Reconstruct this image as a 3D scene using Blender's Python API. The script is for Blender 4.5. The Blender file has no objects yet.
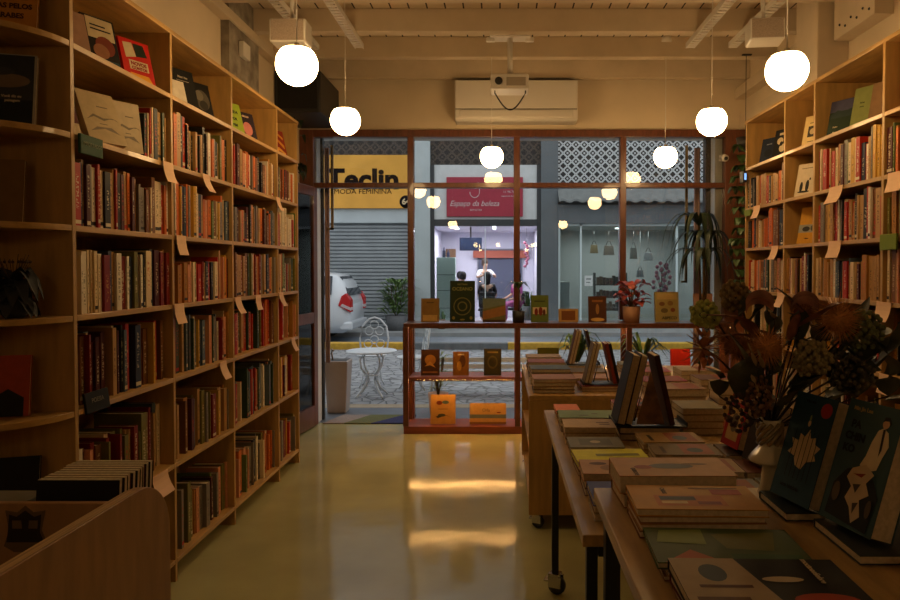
import bpy, math, random
from mathutils import Matrix, Vector, Euler
R = math.radians
PI = math.pi
S = bpy.context.scene
C = S.collection

# ------------------------------------------------------------------ camera, world, lights, exposure
cd = bpy.data.cameras.new('camera'); cam = bpy.data.objects.new('camera', cd); C.objects.link(cam)
cam.location = (0, 0, 1.55); cam.rotation_euler = (R(90 - 1.35), 0, 0)
cd.sensor_width = 36; cd.lens = 28; cd.shift_x = -50/900; cd.shift_y = -15.5/900
cd.clip_start = .05; cd.clip_end = 200
S.camera = cam
S.view_settings.view_transform = 'Standard'; S.view_settings.look = 'None'
S.view_settings.gamma = 1; S.view_settings.use_curve_mapping = False
EXPO = 0.0
S.view_settings.exposure = EXPO
GLOBE = 32.0          # pendant globes
LED = 85.0           # led strips under the window shelves
SKY = 1.15
SALON = 125
W = bpy.data.worlds.new('world'); S.world = W; W.use_nodes = True
W.node_tree.nodes['Background'].inputs[0].default_value = (.93, .97, 1, 1)
W.node_tree.nodes['Background'].inputs[1].default_value = SKY
S.cycles.max_bounces = 8; S.cycles.transparent_max_bounces = 16; S.cycles.caustics_reflective = False
S.cycles.sample_clamp_indirect = 4

def area(name, loc, rot, sx, sy, power, col):
    l = bpy.data.lights.new(name, 'AREA'); l.shape = 'RECTANGLE'; l.size = sx; l.size_y = sy
    l.energy = power; l.color = col
    o = bpy.data.objects.new(name, l); C.objects.link(o); o.location = loc; o.rotation_euler = rot
    return o
area('salon_front_fill', (-.4, 17.8, 2.55), (0, 0, 0), 2.2, .2, SALON*.25, (.95, .93, 1))  # unseen fill added to brighten the fronts just inside the salon glass
p_ = area('window_portal', (.25, 7.0, 1.45), (R(-90), 0, 0), 4.1, 2.8, 1, (1, 1, 1)); p_.data.cycles.is_portal = True
area('salon_ceiling_light', (-.4, 19.2, 2.55), (0, 0, 0), 2.2, 1.4, SALON, (.95, .9, 1))
area('shop_ceiling_light', (3.2, 19.2, 2.55), (0, 0, 0), 2.6, 1.2, SALON*.3, (.95, 1, .99))

# ------------------------------------------------------------------ materials
MC = {}
def lin(h):
    h = h.lstrip('#'); o = []
    for i in (0, 2, 4):
        c = int(h[i:i+2], 16)/255
        o.append(c/12.92 if c <= .04045 else ((c+.055)/1.055)**2.4)
    return tuple(o)
def M(name, col, rough=.6, metal=0, var=0, scale=8, stretch=(1, 1, 1), bump=0, emit=None, estr=0, coat=0, col2=None, spec=None):
    if name in MC: return MC[name]
    m = bpy.data.materials.new(name); m.use_nodes = True; MC[name] = m
    n = m.node_tree; b = n.nodes['Principled BSDF']
    if isinstance(col, str): col = lin(col)
    b.inputs['Base Color'].default_value = (*col, 1); b.inputs['Roughness'].default_value = rough
    b.inputs['Metallic'].default_value = metal
    if spec is not None: b.inputs['Specular IOR Level'].default_value = spec
    if coat: b.inputs['Coat Weight'].default_value = coat
    if emit: b.inputs['Emission Color'].default_value = (*emit, 1); b.inputs['Emission Strength'].default_value = estr
    tc = n.nodes.new('ShaderNodeNewGeometry'); mp = n.nodes.new('ShaderNodeMapping')
    n.links.new(tc.outputs['Position'], mp.inputs[0]); mp.inputs['Scale'].default_value = stretch
    nz = n.nodes.new('ShaderNodeTexNoise'); nz.inputs['Scale'].default_value = scale; nz.inputs['Detail'].default_value = 5
    n.links.new(mp.outputs[0], nz.inputs[0])
    if var or col2:
        c2 = col2 or tuple(c*(1-var) for c in col)
        if isinstance(c2, str): c2 = lin(c2)
        mx = n.nodes.new('ShaderNodeMix'); mx.data_type = 'RGBA'
        mr = n.nodes.new('ShaderNodeMapRange'); mr.inputs[1].default_value = .35; mr.inputs[2].default_value = .65
        n.links.new(nz.outputs[0], mr.inputs[0]); n.links.new(mr.outputs[0], mx.inputs[0])
        mx.inputs[6].default_value = (*col, 1); mx.inputs[7].default_value = (*c2, 1)
        n.links.new(mx.outputs[2], b.inputs['Base Color'])
    if bump:
        bp = n.nodes.new('ShaderNodeBump'); bp.inputs['Strength'].default_value = bump; bp.inputs['Distance'].default_value = .01
        n.links.new(nz.outputs[0], bp.inputs['Height']); n.links.new(bp.outputs[0], b.inputs['Normal'])
    return m
def cm(h, rough=.58):
    return M('print_' + h.lstrip('#'), h, rough, var=.12, scale=30, spec=.25)

PLY = M('plywood', (.54, .315, .095), .45, var=.28, scale=5, stretch=(6, 1, 9), coat=.15)
PLYH = M('plywood_panel', (.50, .29, .085), .48, var=.25, scale=4, stretch=(7, 7, 1))
TABW = M('table_oak', (.50, .31, .115), .45, var=.3, scale=4, stretch=(9, 1.2, 9), coat=.2)
MAHOG = M('mahogany', (.15, .045, .02), .35, var=.35, scale=6, stretch=(6, 6, 1.3), coat=.2)
MAHOGR = M('mahogany_shelf', (.26, .06, .028), .5, var=.3, scale=6, stretch=(1, 6, 6), )
WALLM = M('plaster_wall', (.66, .54, .38), .85, var=.1, scale=2.5, bump=.15)
CEILP = M('painted_joist', (.60, .49, .35), .8, var=.12, scale=4, bump=.1)
CONC = M('exposed_concrete', (.33, .29, .23), .9, col2=(.17, .14, .11), scale=9, bump=.5)
BLACK = M('black_steel', (.012, .012, .013), .45)
BLKPL = M('black_plastic', (.016, .015, .015), .5)
WHPL = M('white_plastic', (.68, .64, .58), .4)
CREAM = M('cream_ceramic', (.62, .56, .42), .18, coat=.5)
TERRA = M('clay_pot', (.50, .27, .16), .7, var=.15)
STEEL = M('chrome', (.6, .6, .6), .25, metal=1)
PAGES = M('paper_pages', (.62, .50, .33), .8, var=.22, scale=90)
SOIL = M('potting_soil', (.03, .02, .012), .95)
TAG = M('kraft_tag', (.78, .50, .30), .7, var=.08)
WHMET = M('white_iron', (.66, .69, .72), .4)
LEAFG = M('leaf_green', (.06, .13, .035), .45, var=.5, scale=20)
LEAFD = M('leaf_dark', (.018, .035, .014), .5, var=.4, scale=20)

def floor_mat():
    m = M('polished_concrete_floor', (.46, .43, .205), .2, spec=.3, col2=(.36, .335, .16), scale=1.6)
    n = m.node_tree; b = n.nodes['Principled BSDF']
    nz = n.nodes.new('ShaderNodeTexNoise'); nz.inputs['Scale'].default_value = 3.5; nz.inputs['Detail'].default_value = 4
    mr = n.nodes.new('ShaderNodeMapRange'); mr.inputs[3].default_value = .085; mr.inputs[4].default_value = .14
    g = n.nodes.new('ShaderNodeNewGeometry'); n.links.new(g.outputs['Position'], nz.inputs[0])
    n.links.new(nz.outputs[0], mr.inputs[0]); n.links.new(mr.outputs[0], b.inputs['Roughness'])
    n2 = n.nodes.new('ShaderNodeTexNoise'); n2.inputs['Scale'].default_value = 4; n2.inputs['Detail'].default_value = 2
    n.links.new(g.outputs['Position'], n2.inputs[0])
    bp = n.nodes.new('ShaderNodeBump'); bp.inputs['Strength'].default_value = .22; bp.inputs['Distance'].default_value = .01
    n.links.new(n2.outputs[0], bp.inputs['Height']); n.links.new(bp.outputs[0], b.inputs['Normal'])
    return m
FLOOR = floor_mat()

def stripes(name, axis, period, gap, ca, cb, rough=.7):
    """bands across one axis: colour ca with a gap line of cb"""
    m = M(name, ca, rough); n = m.node_tree; b = n.nodes['Principled BSDF']
    g = n.nodes.new('ShaderNodeNewGeometry'); s = n.nodes.new('ShaderNodeSeparateXYZ'); n.links.new(g.outputs['Position'], s.inputs[0])
    mo = n.nodes.new('ShaderNodeMath'); mo.operation = 'PINGPONG'; mo.inputs[1].default_value = period/2
    n.links.new(s.outputs[axis], mo.inputs[0])
    lt = n.nodes.new('ShaderNodeMath'); lt.operation = 'LESS_THAN'; lt.inputs[1].default_value = gap/2; n.links.new(mo.outputs[0], lt.inputs[0])
    mx = n.nodes.new('ShaderNodeMix'); mx.data_type = 'RGBA'; n.links.new(lt.outputs[0], mx.inputs[0])
    mx.inputs[6].default_value = (*ca, 1); mx.inputs[7].default_value = (*cb, 1); n.links.new(mx.outputs[2], b.inputs['Base Color'])
    return m
PLANKS = stripes('ceiling_boards', 0, .14, .012, (.56, .46, .33), (.03, .02, .012), .8)
SHUTTER = M('grey_shutter_metal', (.33, .36, .38), .5, metal=.2, var=.15, scale=2)

def glass_mat(name, tint=(1, 1, 1), ior=1.5):
    m = bpy.data.materials.new(name); m.use_nodes = True; n = m.node_tree
    n.nodes.remove(n.nodes['Principled BSDF']); out = n.nodes['Material Output']
    t = n.nodes.new('ShaderNodeBsdfTransparent'); t.inputs[0].default_value = (*tint, 1)
    g = n.nodes.new('ShaderNodeBsdfGlossy'); g.inputs['Roughness'].default_value = .0
    f = n.nodes.new('ShaderNodeFresnel'); f.inputs[0].default_value = ior
    mx = n.nodes.new('ShaderNodeMixShader'); n.links.new(f.outputs[0], mx.inputs[0])
    n.links.new(t.outputs[0], mx.inputs[1]); n.links.new(g.outputs[0], mx.inputs[2]); n.links.new(mx.outputs[0], out.inputs[0])
    return m
GLASS = glass_mat('window_glass', (.97, .98, .97))
GLASSG = glass_mat('salon_glass', (.88, .91, .9))

def lattice_mat(name, ca, cb, sc):
    m = M(name, ca, .7); n = m.node_tree; b = n.nodes['Principled BSDF']
    g = n.nodes.new('ShaderNodeNewGeometry'); s = n.nodes.new('ShaderNodeSeparateXYZ'); n.links.new(g.outputs['Position'], s.inputs[0])
    def mth(op, a, bb=None):
        x = n.nodes.new('ShaderNodeMath'); x.operation = op
        for i, v in enumerate((a, bb)):
            if v is None: continue
            if isinstance(v, (int, float)): x.inputs[i].default_value = v
            else: n.links.new(v, x.inputs[i])
        return x.outputs[0]
    u = mth('PINGPONG', s.outputs[0], sc); v = mth('PINGPONG', s.outputs[2], sc)
    d1 = mth('SQRT', mth('ADD', mth('POWER', u, 2), mth('POWER', v, 2)))
    u2 = mth('SUBTRACT', sc, u); v2 = mth('SUBTRACT', sc, v)
    d2 = mth('SQRT', mth('ADD', mth('POWER', u2, 2), mth('POWER', v2, 2)))
    r1 = mth('LESS_THAN', mth('ABSOLUTE', mth('SUBTRACT', d1, sc*.78)), sc*.14)
    r2 = mth('LESS_THAN', mth('ABSOLUTE', mth('SUBTRACT', d2, sc*.78)), sc*.14)
    c0 = mth('LESS_THAN', d1, sc*.25)
    k = mth('MINIMUM', mth('ADD', mth('ADD', r1, r2), c0), 1)
    mx = n.nodes.new('ShaderNodeMix'); mx.data_type = 'RGBA'; n.links.new(k, mx.inputs[0])
    mx.inputs[6].default_value = (*ca, 1); mx.inputs[7].default_value = (*cb, 1); n.links.new(mx.outputs[2], b.inputs['Base Color'])
    return m
TILEB = lattice_mat('breeze_tiles', (.012, .013, .015), (.55, .57, .58), .105)
TILED = lattice_mat('dark_breeze_tiles', (.012, .011, .011), (.07, .055, .045), .12)

def cobble_mat():
    m = M('cobbles', (.3, .3, .3), .55); n = m.node_tree; b = n.nodes['Principled BSDF']
    g = n.nodes.new('ShaderNodeNewGeometry')
    v = n.nodes.new('ShaderNodeTexVoronoi'); v.inputs['Scale'].default_value = 6; v.feature = 'DISTANCE_TO_EDGE'
    n.links.new(g.outputs['Position'], v.inputs[0])
    v2 = n.nodes.new('ShaderNodeTexVoronoi'); v2.inputs['Scale'].default_value = 6; n.links.new(g.outputs['Position'], v2.inputs[0])
    mr = n.nodes.new('ShaderNodeMapRange'); mr.inputs[2].default_value = .07; n.links.new(v.outputs['Distance'], mr.inputs[0])
    hs = n.nodes.new('ShaderNodeMix'); hs.data_type = 'RGBA'; n.links.new(v2.outputs['Color'], hs.inputs[0])
    hs.inputs[6].default_value = (.21, .22, .24, 1); hs.inputs[7].default_value = (.36, .37, .38, 1)
    mx = n.nodes.new('ShaderNodeMix'); mx.data_type = 'RGBA'; n.links.new(mr.outputs[0], mx.inputs[0])
    mx.inputs[6].default_value = (.07, .07, .07, 1); n.links.new(hs.outputs[2], mx.inputs[7]); n.links.new(mx.outputs[2], b.inputs['Base Color'])
    bp = n.nodes.new('ShaderNodeBump'); bp.inputs['Strength'].default_value = .8; bp.inputs['Distance'].default_value = .02
    n.links.new(mr.outputs[0], bp.inputs['Height']); n.links.new(bp.outputs[0], b.inputs['Normal'])
    return m
COBBLE = cobble_mat()

def attr_mat(name, title):
    m = bpy.data.materials.new(name); m.use_nodes = True; n = m.node_tree; b = n.nodes['Principled BSDF']
    a = n.nodes.new('ShaderNodeAttribute'); a.attribute_name = 'Col'
    b.inputs['Roughness'].default_value = .5; b.inputs['Specular IOR Level'].default_value = .3
    g = n.nodes.new('ShaderNodeNewGeometry')
    nz = n.nodes.new('ShaderNodeTexNoise'); nz.inputs['Detail'].default_value = 2
    mp = n.nodes.new('ShaderNodeMapping'); n.links.new(g.outputs['Position'], mp.inputs[0]); n.links.new(mp.outputs[0], nz.inputs[0])
    mx = n.nodes.new('ShaderNodeMix'); mx.data_type = 'RGBA'; n.links.new(a.outputs['Color'], mx.inputs[6])
    if title:
        a2 = n.nodes.new('ShaderNodeAttribute'); a2.attribute_name = 'Tit'
        mp.inputs['Scale'].default_value = (60, 60, 130); nz.inputs['Scale'].default_value = 1
        mr = n.nodes.new('ShaderNodeMapRange'); mr.inputs[1].default_value = .48; mr.inputs[2].default_value = .56; mr.inputs[4].default_value = .6
        n.links.new(nz.outputs[0], mr.inputs[0]); n.links.new(mr.outputs[0], mx.inputs[0]); n.links.new(a2.outputs['Color'], mx.inputs[7])
    else:
        nz.inputs['Scale'].default_value = 14
        hs = n.nodes.new('ShaderNodeHueSaturation'); hs.inputs['Value'].default_value = .8; n.links.new(a.outputs['Color'], hs.inputs['Color'])
        n.links.new(nz.outputs[0], mx.inputs[0]); n.links.new(hs.outputs[0], mx.inputs[7])
    n.links.new(mx.outputs[2], b.inputs['Base Color'])
    return m
BCOV = attr_mat('book_cover', False); BTIT = attr_mat('book_spine_title', True)
GLOBEM = M('opal_glass_lit', (1, .9, .75), .3, emit=(1, .64, .28), estr=GLOBE)
LEDM = M('led_strip_lit', (1, .8, .5), .5, emit=(1, .53, .16), estr=LED)

# ------------------------------------------------------------------ geometry helpers
class G:
    def __init__(s): s.v = []; s.f = []; s.m = []; s.c = []; s.t = []; s.sm = []; s.col = None; s.tit = None
    def add(s, vs, fs, mi=0, X=None, sm=False):
        k = len(s.v)
        for p in vs:
            p = Vector(p)
            s.v.append(tuple(X @ p) if X is not None else tuple(p))
        for f in fs:
            s.f.append([i+k for i in f]); s.m.append(mi); s.c.append(s.col); s.t.append(s.tit); s.sm.append(sm)
        return s
    def box(s, x0, x1, y0, y1, z0, z1, mi=0, X=None):
        return s.add([(x0, y0, z0), (x1, y0, z0), (x1, y1, z0), (x0, y1, z0), (x0, y0, z1), (x1, y0, z1), (x1, y1, z1), (x0, y1, z1)],
              [(0, 3, 2, 1), (4, 5, 6, 7), (0, 1, 5, 4), (1, 2, 6, 5), (2, 3, 7, 6), (3, 0, 4, 7)], mi, X)
    def taper(s, cx, cy, z0, z1, a0, b0, a1, b1, mi=0, X=None):
        return s.add([(cx-a0, cy-b0, z0), (cx+a0, cy-b0, z0), (cx+a0, cy+b0, z0), (cx-a0, cy+b0, z0), (cx-a1, cy-b1, z1), (cx+a1, cy-b1, z1), (cx+a1, cy+b1, z1), (cx-a1, cy+b1, z1)],
              [(0, 3, 2, 1), (4, 5, 6, 7), (0, 1, 5, 4), (1, 2, 6, 5), (2, 3, 7, 6), (3, 0, 4, 7)], mi, X)
    def prism(s, poly, plane, a, b, mi=0, X=None):
        def P(p, c): return {'xy': (p[0], p[1], c), 'xz': (p[0], c, p[1]), 'yz': (c, p[0], p[1])}[plane]
        n = len(poly); vs = [P(p, a) for p in poly] + [P(p, b) for p in poly]
        fs = [tuple(range(n))[::-1], tuple(range(n, 2*n))] + [(i, (i+1) % n, n+(i+1) % n, n+i) for i in range(n)]
        return s.add(vs, fs, mi, X)
    def lathe(s, prof, c=(0, 0, 0), n=16, mi=0, X=None):
        vs = []; fs = []
        for r, z in prof:
            for k in range(n): a = 2*PI*k/n; vs.append((c[0]+r*math.cos(a), c[1]+r*math.sin(a), c[2]+z))
        for j in range(len(prof)-1):
            for k in range(n): fs.append((j*n+k, j*n+(k+1) % n, (j+1)*n+(k+1) % n, (j+1)*n+k))
        if prof[0][0] > 1e-4: fs.append(tuple(range(n))[::-1])
        if prof[-1][0] > 1e-4: fs.append(tuple(range((len(prof)-1)*n, len(prof)*n)))
        return s.add(vs, fs, mi, X, True)
    def ball(s, c, r, n=12, mi=0, sz=1, X=None):
        m = max(4, n//2)
        return s.lathe([(max(1e-5, r*math.sin(PI*j/m)), -r*sz*math.cos(PI*j/m)) for j in range(m+1)], c, n, mi, X)
    def tube(s, pts, r, n=6, mi=0, X=None, r2=None):
        pts = [Vector(p) for p in pts]; vs = []; fs = []
        N = len(pts)
        for i, p in enumerate(pts):
            d = (pts[min(i+1, N-1)] - pts[max(i-1, 0)]).normalized()
            u = d.cross(Vector((0, 0, 1)) if abs(d.z) < .95 else Vector((1, 0, 0))).normalized(); w = d.cross(u)
            rr = r if r2 is None else r + (r2-r)*i/max(1, N-1)
            for k in range(n): a = 2*PI*k/n; vs.append(p + (u*math.cos(a) + w*math.sin(a))*rr)
        for i in range(N-1):
            for k in range(n): fs.append((i*n+k, i*n+(k+1) % n, (i+1)*n+(k+1) % n, (i+1)*n+k))
        fs.append(tuple(range(n))[::-1]); fs.append(tuple(range((N-1)*n, N*n)))
        return s.add(vs, fs, mi, X, True)
    def leaf(s, pts, w, mi=0, fold=.25, ref=(0, 0, 1)):
        """a leaf blade following pts, widest at 40 %, with a fold along the rib and a little thickness"""
        pts = [Vector(p) for p in pts]; Q = []; n = len(pts)-1
        for i in range(n):
            p0, p1, p2, p3 = pts[max(i-1, 0)], pts[i], pts[i+1], pts[min(i+2, n)]
            for j in range(3 if n < 4 else 2):
                q = j/(3 if n < 4 else 2); Q.append(.5*(2*p1 + (p2-p0)*q + (2*p0-5*p1+4*p2-p3)*q*q + (3*p1-p0-3*p2+p3)*q**3))
        pts = Q + [pts[-1]]; N = len(pts); vs = []; fs = []
        for i, p in enumerate(pts):
            d = (pts[min(i+1, N-1)] - pts[max(i-1, 0)]).normalized(); u = d.cross(Vector(ref))
            if u.length < .05: u = d.cross(Vector((1, 0, .3)))
            u.normalize(); nn = u.cross(d).normalized(); t = i/(N-1)
            ww = w*max(.03, math.sin(PI*min(1, t**.75)))/2
            vs += [p - u*ww + nn*ww*fold, p, p + u*ww + nn*ww*fold]
        for i in range(N-1):
            a = i*3; fs += [(a, a+1, a+4, a+3), (a+1, a+2, a+5, a+4)]
        return s.add(vs, fs, mi, None, True)
def obj(name, g, mats, parent=None, loc=None, rot=None, bevel=0, smooth=None, seg=2):
    me = bpy.data.meshes.new(name); me.from_pydata(g.v, [], g.f)
    if not isinstance(mats, (list, tuple)): mats = [mats]
    for m in mats: me.materials.append(m)
    me.polygons.foreach_set('material_index', g.m)
    if any(c is not None for c in g.c):
        for an, arr in (('Col', g.c), ('Tit', g.t)):
            ca = me.color_attributes.new(an, 'FLOAT_COLOR', 'CORNER'); buf = []
            for f, c in zip(g.f, arr):
                c = c or (.5, .5, .5); buf += [c[0], c[1], c[2], 1]*len(f)
            ca.data.foreach_set('color', buf)
    me.polygons.foreach_set('use_smooth', [True]*len(g.f) if smooth else ([False]*len(g.f) if smooth is False else g.sm))
    me.update()
    o = bpy.data.objects.new(name, me); C.objects.link(o)
    if parent is not None: o.parent = parent
    if loc is not None: o.location = loc
    if rot is not None: o.rotation_euler = rot
    if bevel:
        b = o.modifiers.new('bevel', 'BEVEL'); b.width = bevel; b.segments = seg; b.limit_method = 'ANGLE'
    return o
def tag(o, label, cat, group=None):
    o['label'] = label; o['category'] = cat
    if group: o['group'] = group
    return o
def thing(name, label, cat, loc=(0, 0, 0), rotz=0, group=None, rot=None):
    o = bpy.data.objects.new(name, None); C.objects.link(o); o.empty_display_size = .05
    o.location = loc; o.rotation_euler = rot or (0, 0, rotz)
    return tag(o, label, cat, group)
def struct(name, g, mats, parent=None, **k):
    o = obj(name, g, mats, parent, **k); o['kind'] = 'structure'; return o
def dup(root, loc, rotz=None, label=None, group=None):
    r = root.copy(); C.objects.link(r); r.location = loc
    if rotz is not None: r.rotation_euler = (0, 0, rotz)
    if label: r['label'] = label
    if group: r['group'] = group
    for ch in list(root.children):
        c = ch.copy(); C.objects.link(c); c.parent = r
        for q in ch.children:
            d = q.copy(); C.objects.link(d); d.parent = c
    return r
def text(body, name, mat, parent, size, loc, rot, align='CENTER', off=0, shear=0, ext=.0006, sp=1, sx=1):
    cu = bpy.data.curves.new(name, 'FONT'); cu.body = body; cu.size = size; cu.align_x = align; cu.align_y = 'CENTER'
    cu.extrude = ext; cu.offset = off; cu.shear = shear; cu.space_character = sp; cu.resolution_u = 3
    cu.materials.append(mat)
    tmp = bpy.data.objects.new(name, cu); me = bpy.data.meshes.new_from_object(tmp); bpy.data.objects.remove(tmp); me.name = name
    o = bpy.data.objects.new(name, me); C.objects.link(o)
    if parent is not None: o.parent = parent
    o.location = loc; o.rotation_euler = rot; o.scale = (sx, 1, 1)
    return o

# ------------------------------------------------------------------ the shop: floor, walls, ceiling
XL, XR, YB, YF, ZC = -1.96, 2.40, -2.2, 6.9, 3.55
struct('floor', G().box(XL-.2, XR+.2, YB-.2, 6.98, -.1, 0), FLOOR)
struct('wall_left', G().box(XL-.2, XL, YB-.2, 7.15, 0, ZC), WALLM)
struct('wall_right', G().box(XR, XR+.2, YB-.2, 7.15, 0, ZC), WALLM)
struct('wall_back', G().box(XL, XR, YB-.2, YB, 0, ZC), M('dark_back_wall', (.10, .06, .035), .8, var=.3))
struct('wall_front', G().box(XL, XR, 6.9, 7.15, 2.9, ZC), WALLM)
struct('ceiling', G().box(XL-.2, XR+.2, YB-.2, 7.15, ZC, ZC+.12), PLANKS)
y = 6.76
while y > YB:
    struct('ceiling_beam', G().box(XL, XR, y, y+.09, 3.375, ZC), CEILP, bevel=.006); y -= .66
struct('wall_left_column', G().box(XL, XL+.06, 4.95, 5.55, 2.7, ZC), CONC)
struct('wall_right_column', G().box(XR-.22, XR, 4.85, 5.2, 2.71, ZC), CEILP, bevel=.01)
struct('trim_1', G().box(XR-.05, XR, 5.6, 6.9, 2.9, 3.05).box(XR-.1, XR, 5.2, 6.9, 3.2, 3.3), CEILP)
# reveals beyond the glazing
JAMB = M('white_jamb', (.62, .6, .57), .7, var=.08)
DARKM = M('dark_bronze', (.02, .02, .022), .5)
struct('trim_2', G().box(-1.96, -1.82, 6.965, 7.12, 0, 2.868).box(-1.96, 2.4, 6.965, 7.3, 2.87, 2.95), JAMB)
struct('trim_3', G().box(2.13, 2.4, 6.965, 7.3, 0, 2.868), JAMB)
struct('trim_4', G().box(-1.96, -1.80, 7.121, 7.18, 0, 2.868).box(2.08, 2.129, 7.1, 7.2, 0, 2.868), DARKM)

# shop front of mahogany with panes
MX = [-.875, .165, 1.205]
g = G()
g.box(-1.96, -1.825, 6.86, 6.96, 0, 2.9); g.box(2.20, 2.40, 6.86, 6.96, 0, 2.9); g.box(-1.825, 2.2, 6.86, 6.96, 2.83, 2.9)
g.box(-1.825, 2.2, 6.865, 6.955, 2.335, 2.385)
for x in MX: g.box(x-.03, x+.03, 6.862, 6.958, 1.04 if x > -.8 else 0, 2.83)
win = struct('window_1', g, MAHOG, bevel=.004)
edges = [-1.825] + MX + [2.2]
for i in range(4):
    a, b = edges[i] + (.03 if i else 0), edges[i+1] - (.03 if i < 3 else 0)
    obj('glass_pane', G().box(a, b, 6.908, 6.912, 2.385, 2.83), GLASS, win)
    if i: obj('glass_pane', G().box(a, b, 6.908, 6.912, 1.06, 2.335), GLASS, win)
    if i: obj('glass_pane', G().box(a, b, 6.908, 6.912, .06, 1.02), GLASS, win)

# open door leaf folded against the left wall
d = bpy.data.objects.new('door_1', None); C.objects.link(d); d['kind'] = 'structure'; d.location = (-1.80, 6.84, 0); d.rotation_euler = (0, 0, R(-97.5))
g = G().box(0, .09, -.02, .02, .02, 2.33).box(.81, .9, -.02, .02, .02, 2.33).box(.09, .81, -.02, .02, .02, .22).box(.09, .81, -.02, .02, 2.24, 2.33).box(.09, .81, -.02, .02, 1.02, 1.12)
struct('door_frame', g, MAHOG, d, bevel=.004)
struct('door_glass', G().box(.09, .81, -.003, .003, .22, 1.02).box(.09, .81, -.003, .003, 1.12, 2.24), GLASS, d)
text('GO', 'door_lettering', M('etched_white', (.6, .6, .6), .6), d, .26, (.60, .006, 1.62), (R(90), 0, R(180)))
hg = G().tube([(.80, .02, .95), (.80, .07, .95), (.80, .07, 1.2), (.80, .02, 1.2)], .008)
obj('door_handle', hg, STEEL, d)

# window display shelving
ws = thing('display_shelf', 'low mahogany display shelf built along the street window', 'shelf', (0, 6.6, 0))
Y0, Y1 = -.10, .255
obj('shelf_board', G().box(-.90, 2.2, Y0, Y1, 1.0, 1.035), MAHOG, ws, bevel=.003)
obj('shelf_board', G().box(-.85, 2.2, Y0+.01, Y1, .505, .53), MAHOGR, ws, bevel=.003)
obj('base_plinth', G().box(-.90, 2.2, Y0, Y1, 0, .07), MAHOGR, ws, bevel=.003)
for x in (-.88, .165, 1.205, 2.17):
    for yy in (Y0+.02, Y1-.02):
        obj('post', G().box(x-.025, x+.025, yy-.02, yy+.02, .07, 1.0), MAHOG, ws, bevel=.003)
for z in (1.0, .505):
    obj('front_lip', G().box(-.85, 2.14, Y0+.001, Y0+.012, z-.011, z), MAHOG, ws)
    g = G()
    for k in range(100): g.box(-.84+.03*k, -.84+.03*k+.013, Y0+.045, Y0+.054, z-.012, z-.001)
    obj('led_strip', g, LEDM, ws)

# ------------------------------------------------------------------ bookcases
LV = [.10, .575, 1.0, 1.36, 1.70, 2.045, 2.385, 2.70]
RV = [.10, .575, 1.0, 1.365, 1.695, 2.01, 2.33, 2.705]
LY = [2.635, 3.43, 4.20, 5.05, 5.55]
RY = [1.98, 2.78, 3.58, 4.365, 4.82, 5.57]
def bookcase(name, label, xf, xb, ys, lv):
    t = thing(name, label, 'bookcase', (0, 0, 0)); lo, hi = min(xf, xb), max(xf, xb); T = .011
    for k, yy in enumerate(ys):
        obj('side_panel' if k in (0, len(ys)-1) else 'divider', G().box(lo, hi, yy-T, yy+T, 0, lv[-1]-T), PLYH, t, bevel=.0015)
    for z in lv[:-1]:
        for k in range(len(ys)-1):
            obj('shelf_board', G().box(lo+(.012 if xb < xf else 0), hi-(.012 if xb > xf else 0), ys[k]+T, ys[k+1]-T, z-T, z+T), PLY, t, bevel=.0015)
    e = ys[-1]; s = 1 if xf > xb else -1
    pts = [(xb, ys[0]-T), (xf, ys[0]-T), (xf, e+.02)] + [(xf - s*.10*(1-math.cos(a*PI/12)), e+.02+.10*math.sin(a*PI/12)) for a in range(1, 7)] + [(xb, e+.12)]
    if s < 0: pts = pts[::-1]
    obj('top_board', G().prism(pts[::-1], 'xy', lv[-1]-T, lv[-1]+T), PLY, t, bevel=.0015)
    obj('back_panel', G().box(min(xb, xb+s*.012), max(xb, xb+s*.012), ys[0]+T, ys[-1]-T, .1, lv[-1]-T), PLYH, t)
    return t
bookcase('bookcase', 'tall plywood bookcase of packed shelves along the left wall', -1.60, -1.945, LY, LV)
bookcase('bookcase', 'tall plywood bookcase along the right wall behind the tables', 1.95, 2.385, RY, RV)
# quarter round end unit
t = thing('corner_shelf', 'rounded plywood end shelves with curved boards beside the left bookcase', 'shelf')
for z in LV:
    pts = [(-1.945, 2.62)] + [(-1.945 + .345*math.cos(a*PI/24), 2.62 - .31*math.sin(a*PI/24)) for a in range(13)]
    obj('shelf_board', G().prism(pts[::-1], 'xy', z-.011, z+.011), PLY, t, bevel=.0015)
obj('back_panel', G().box(-1.956, -1.946, 2.3, 2.622, .1, 2.7), PLYH, t)

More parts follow.
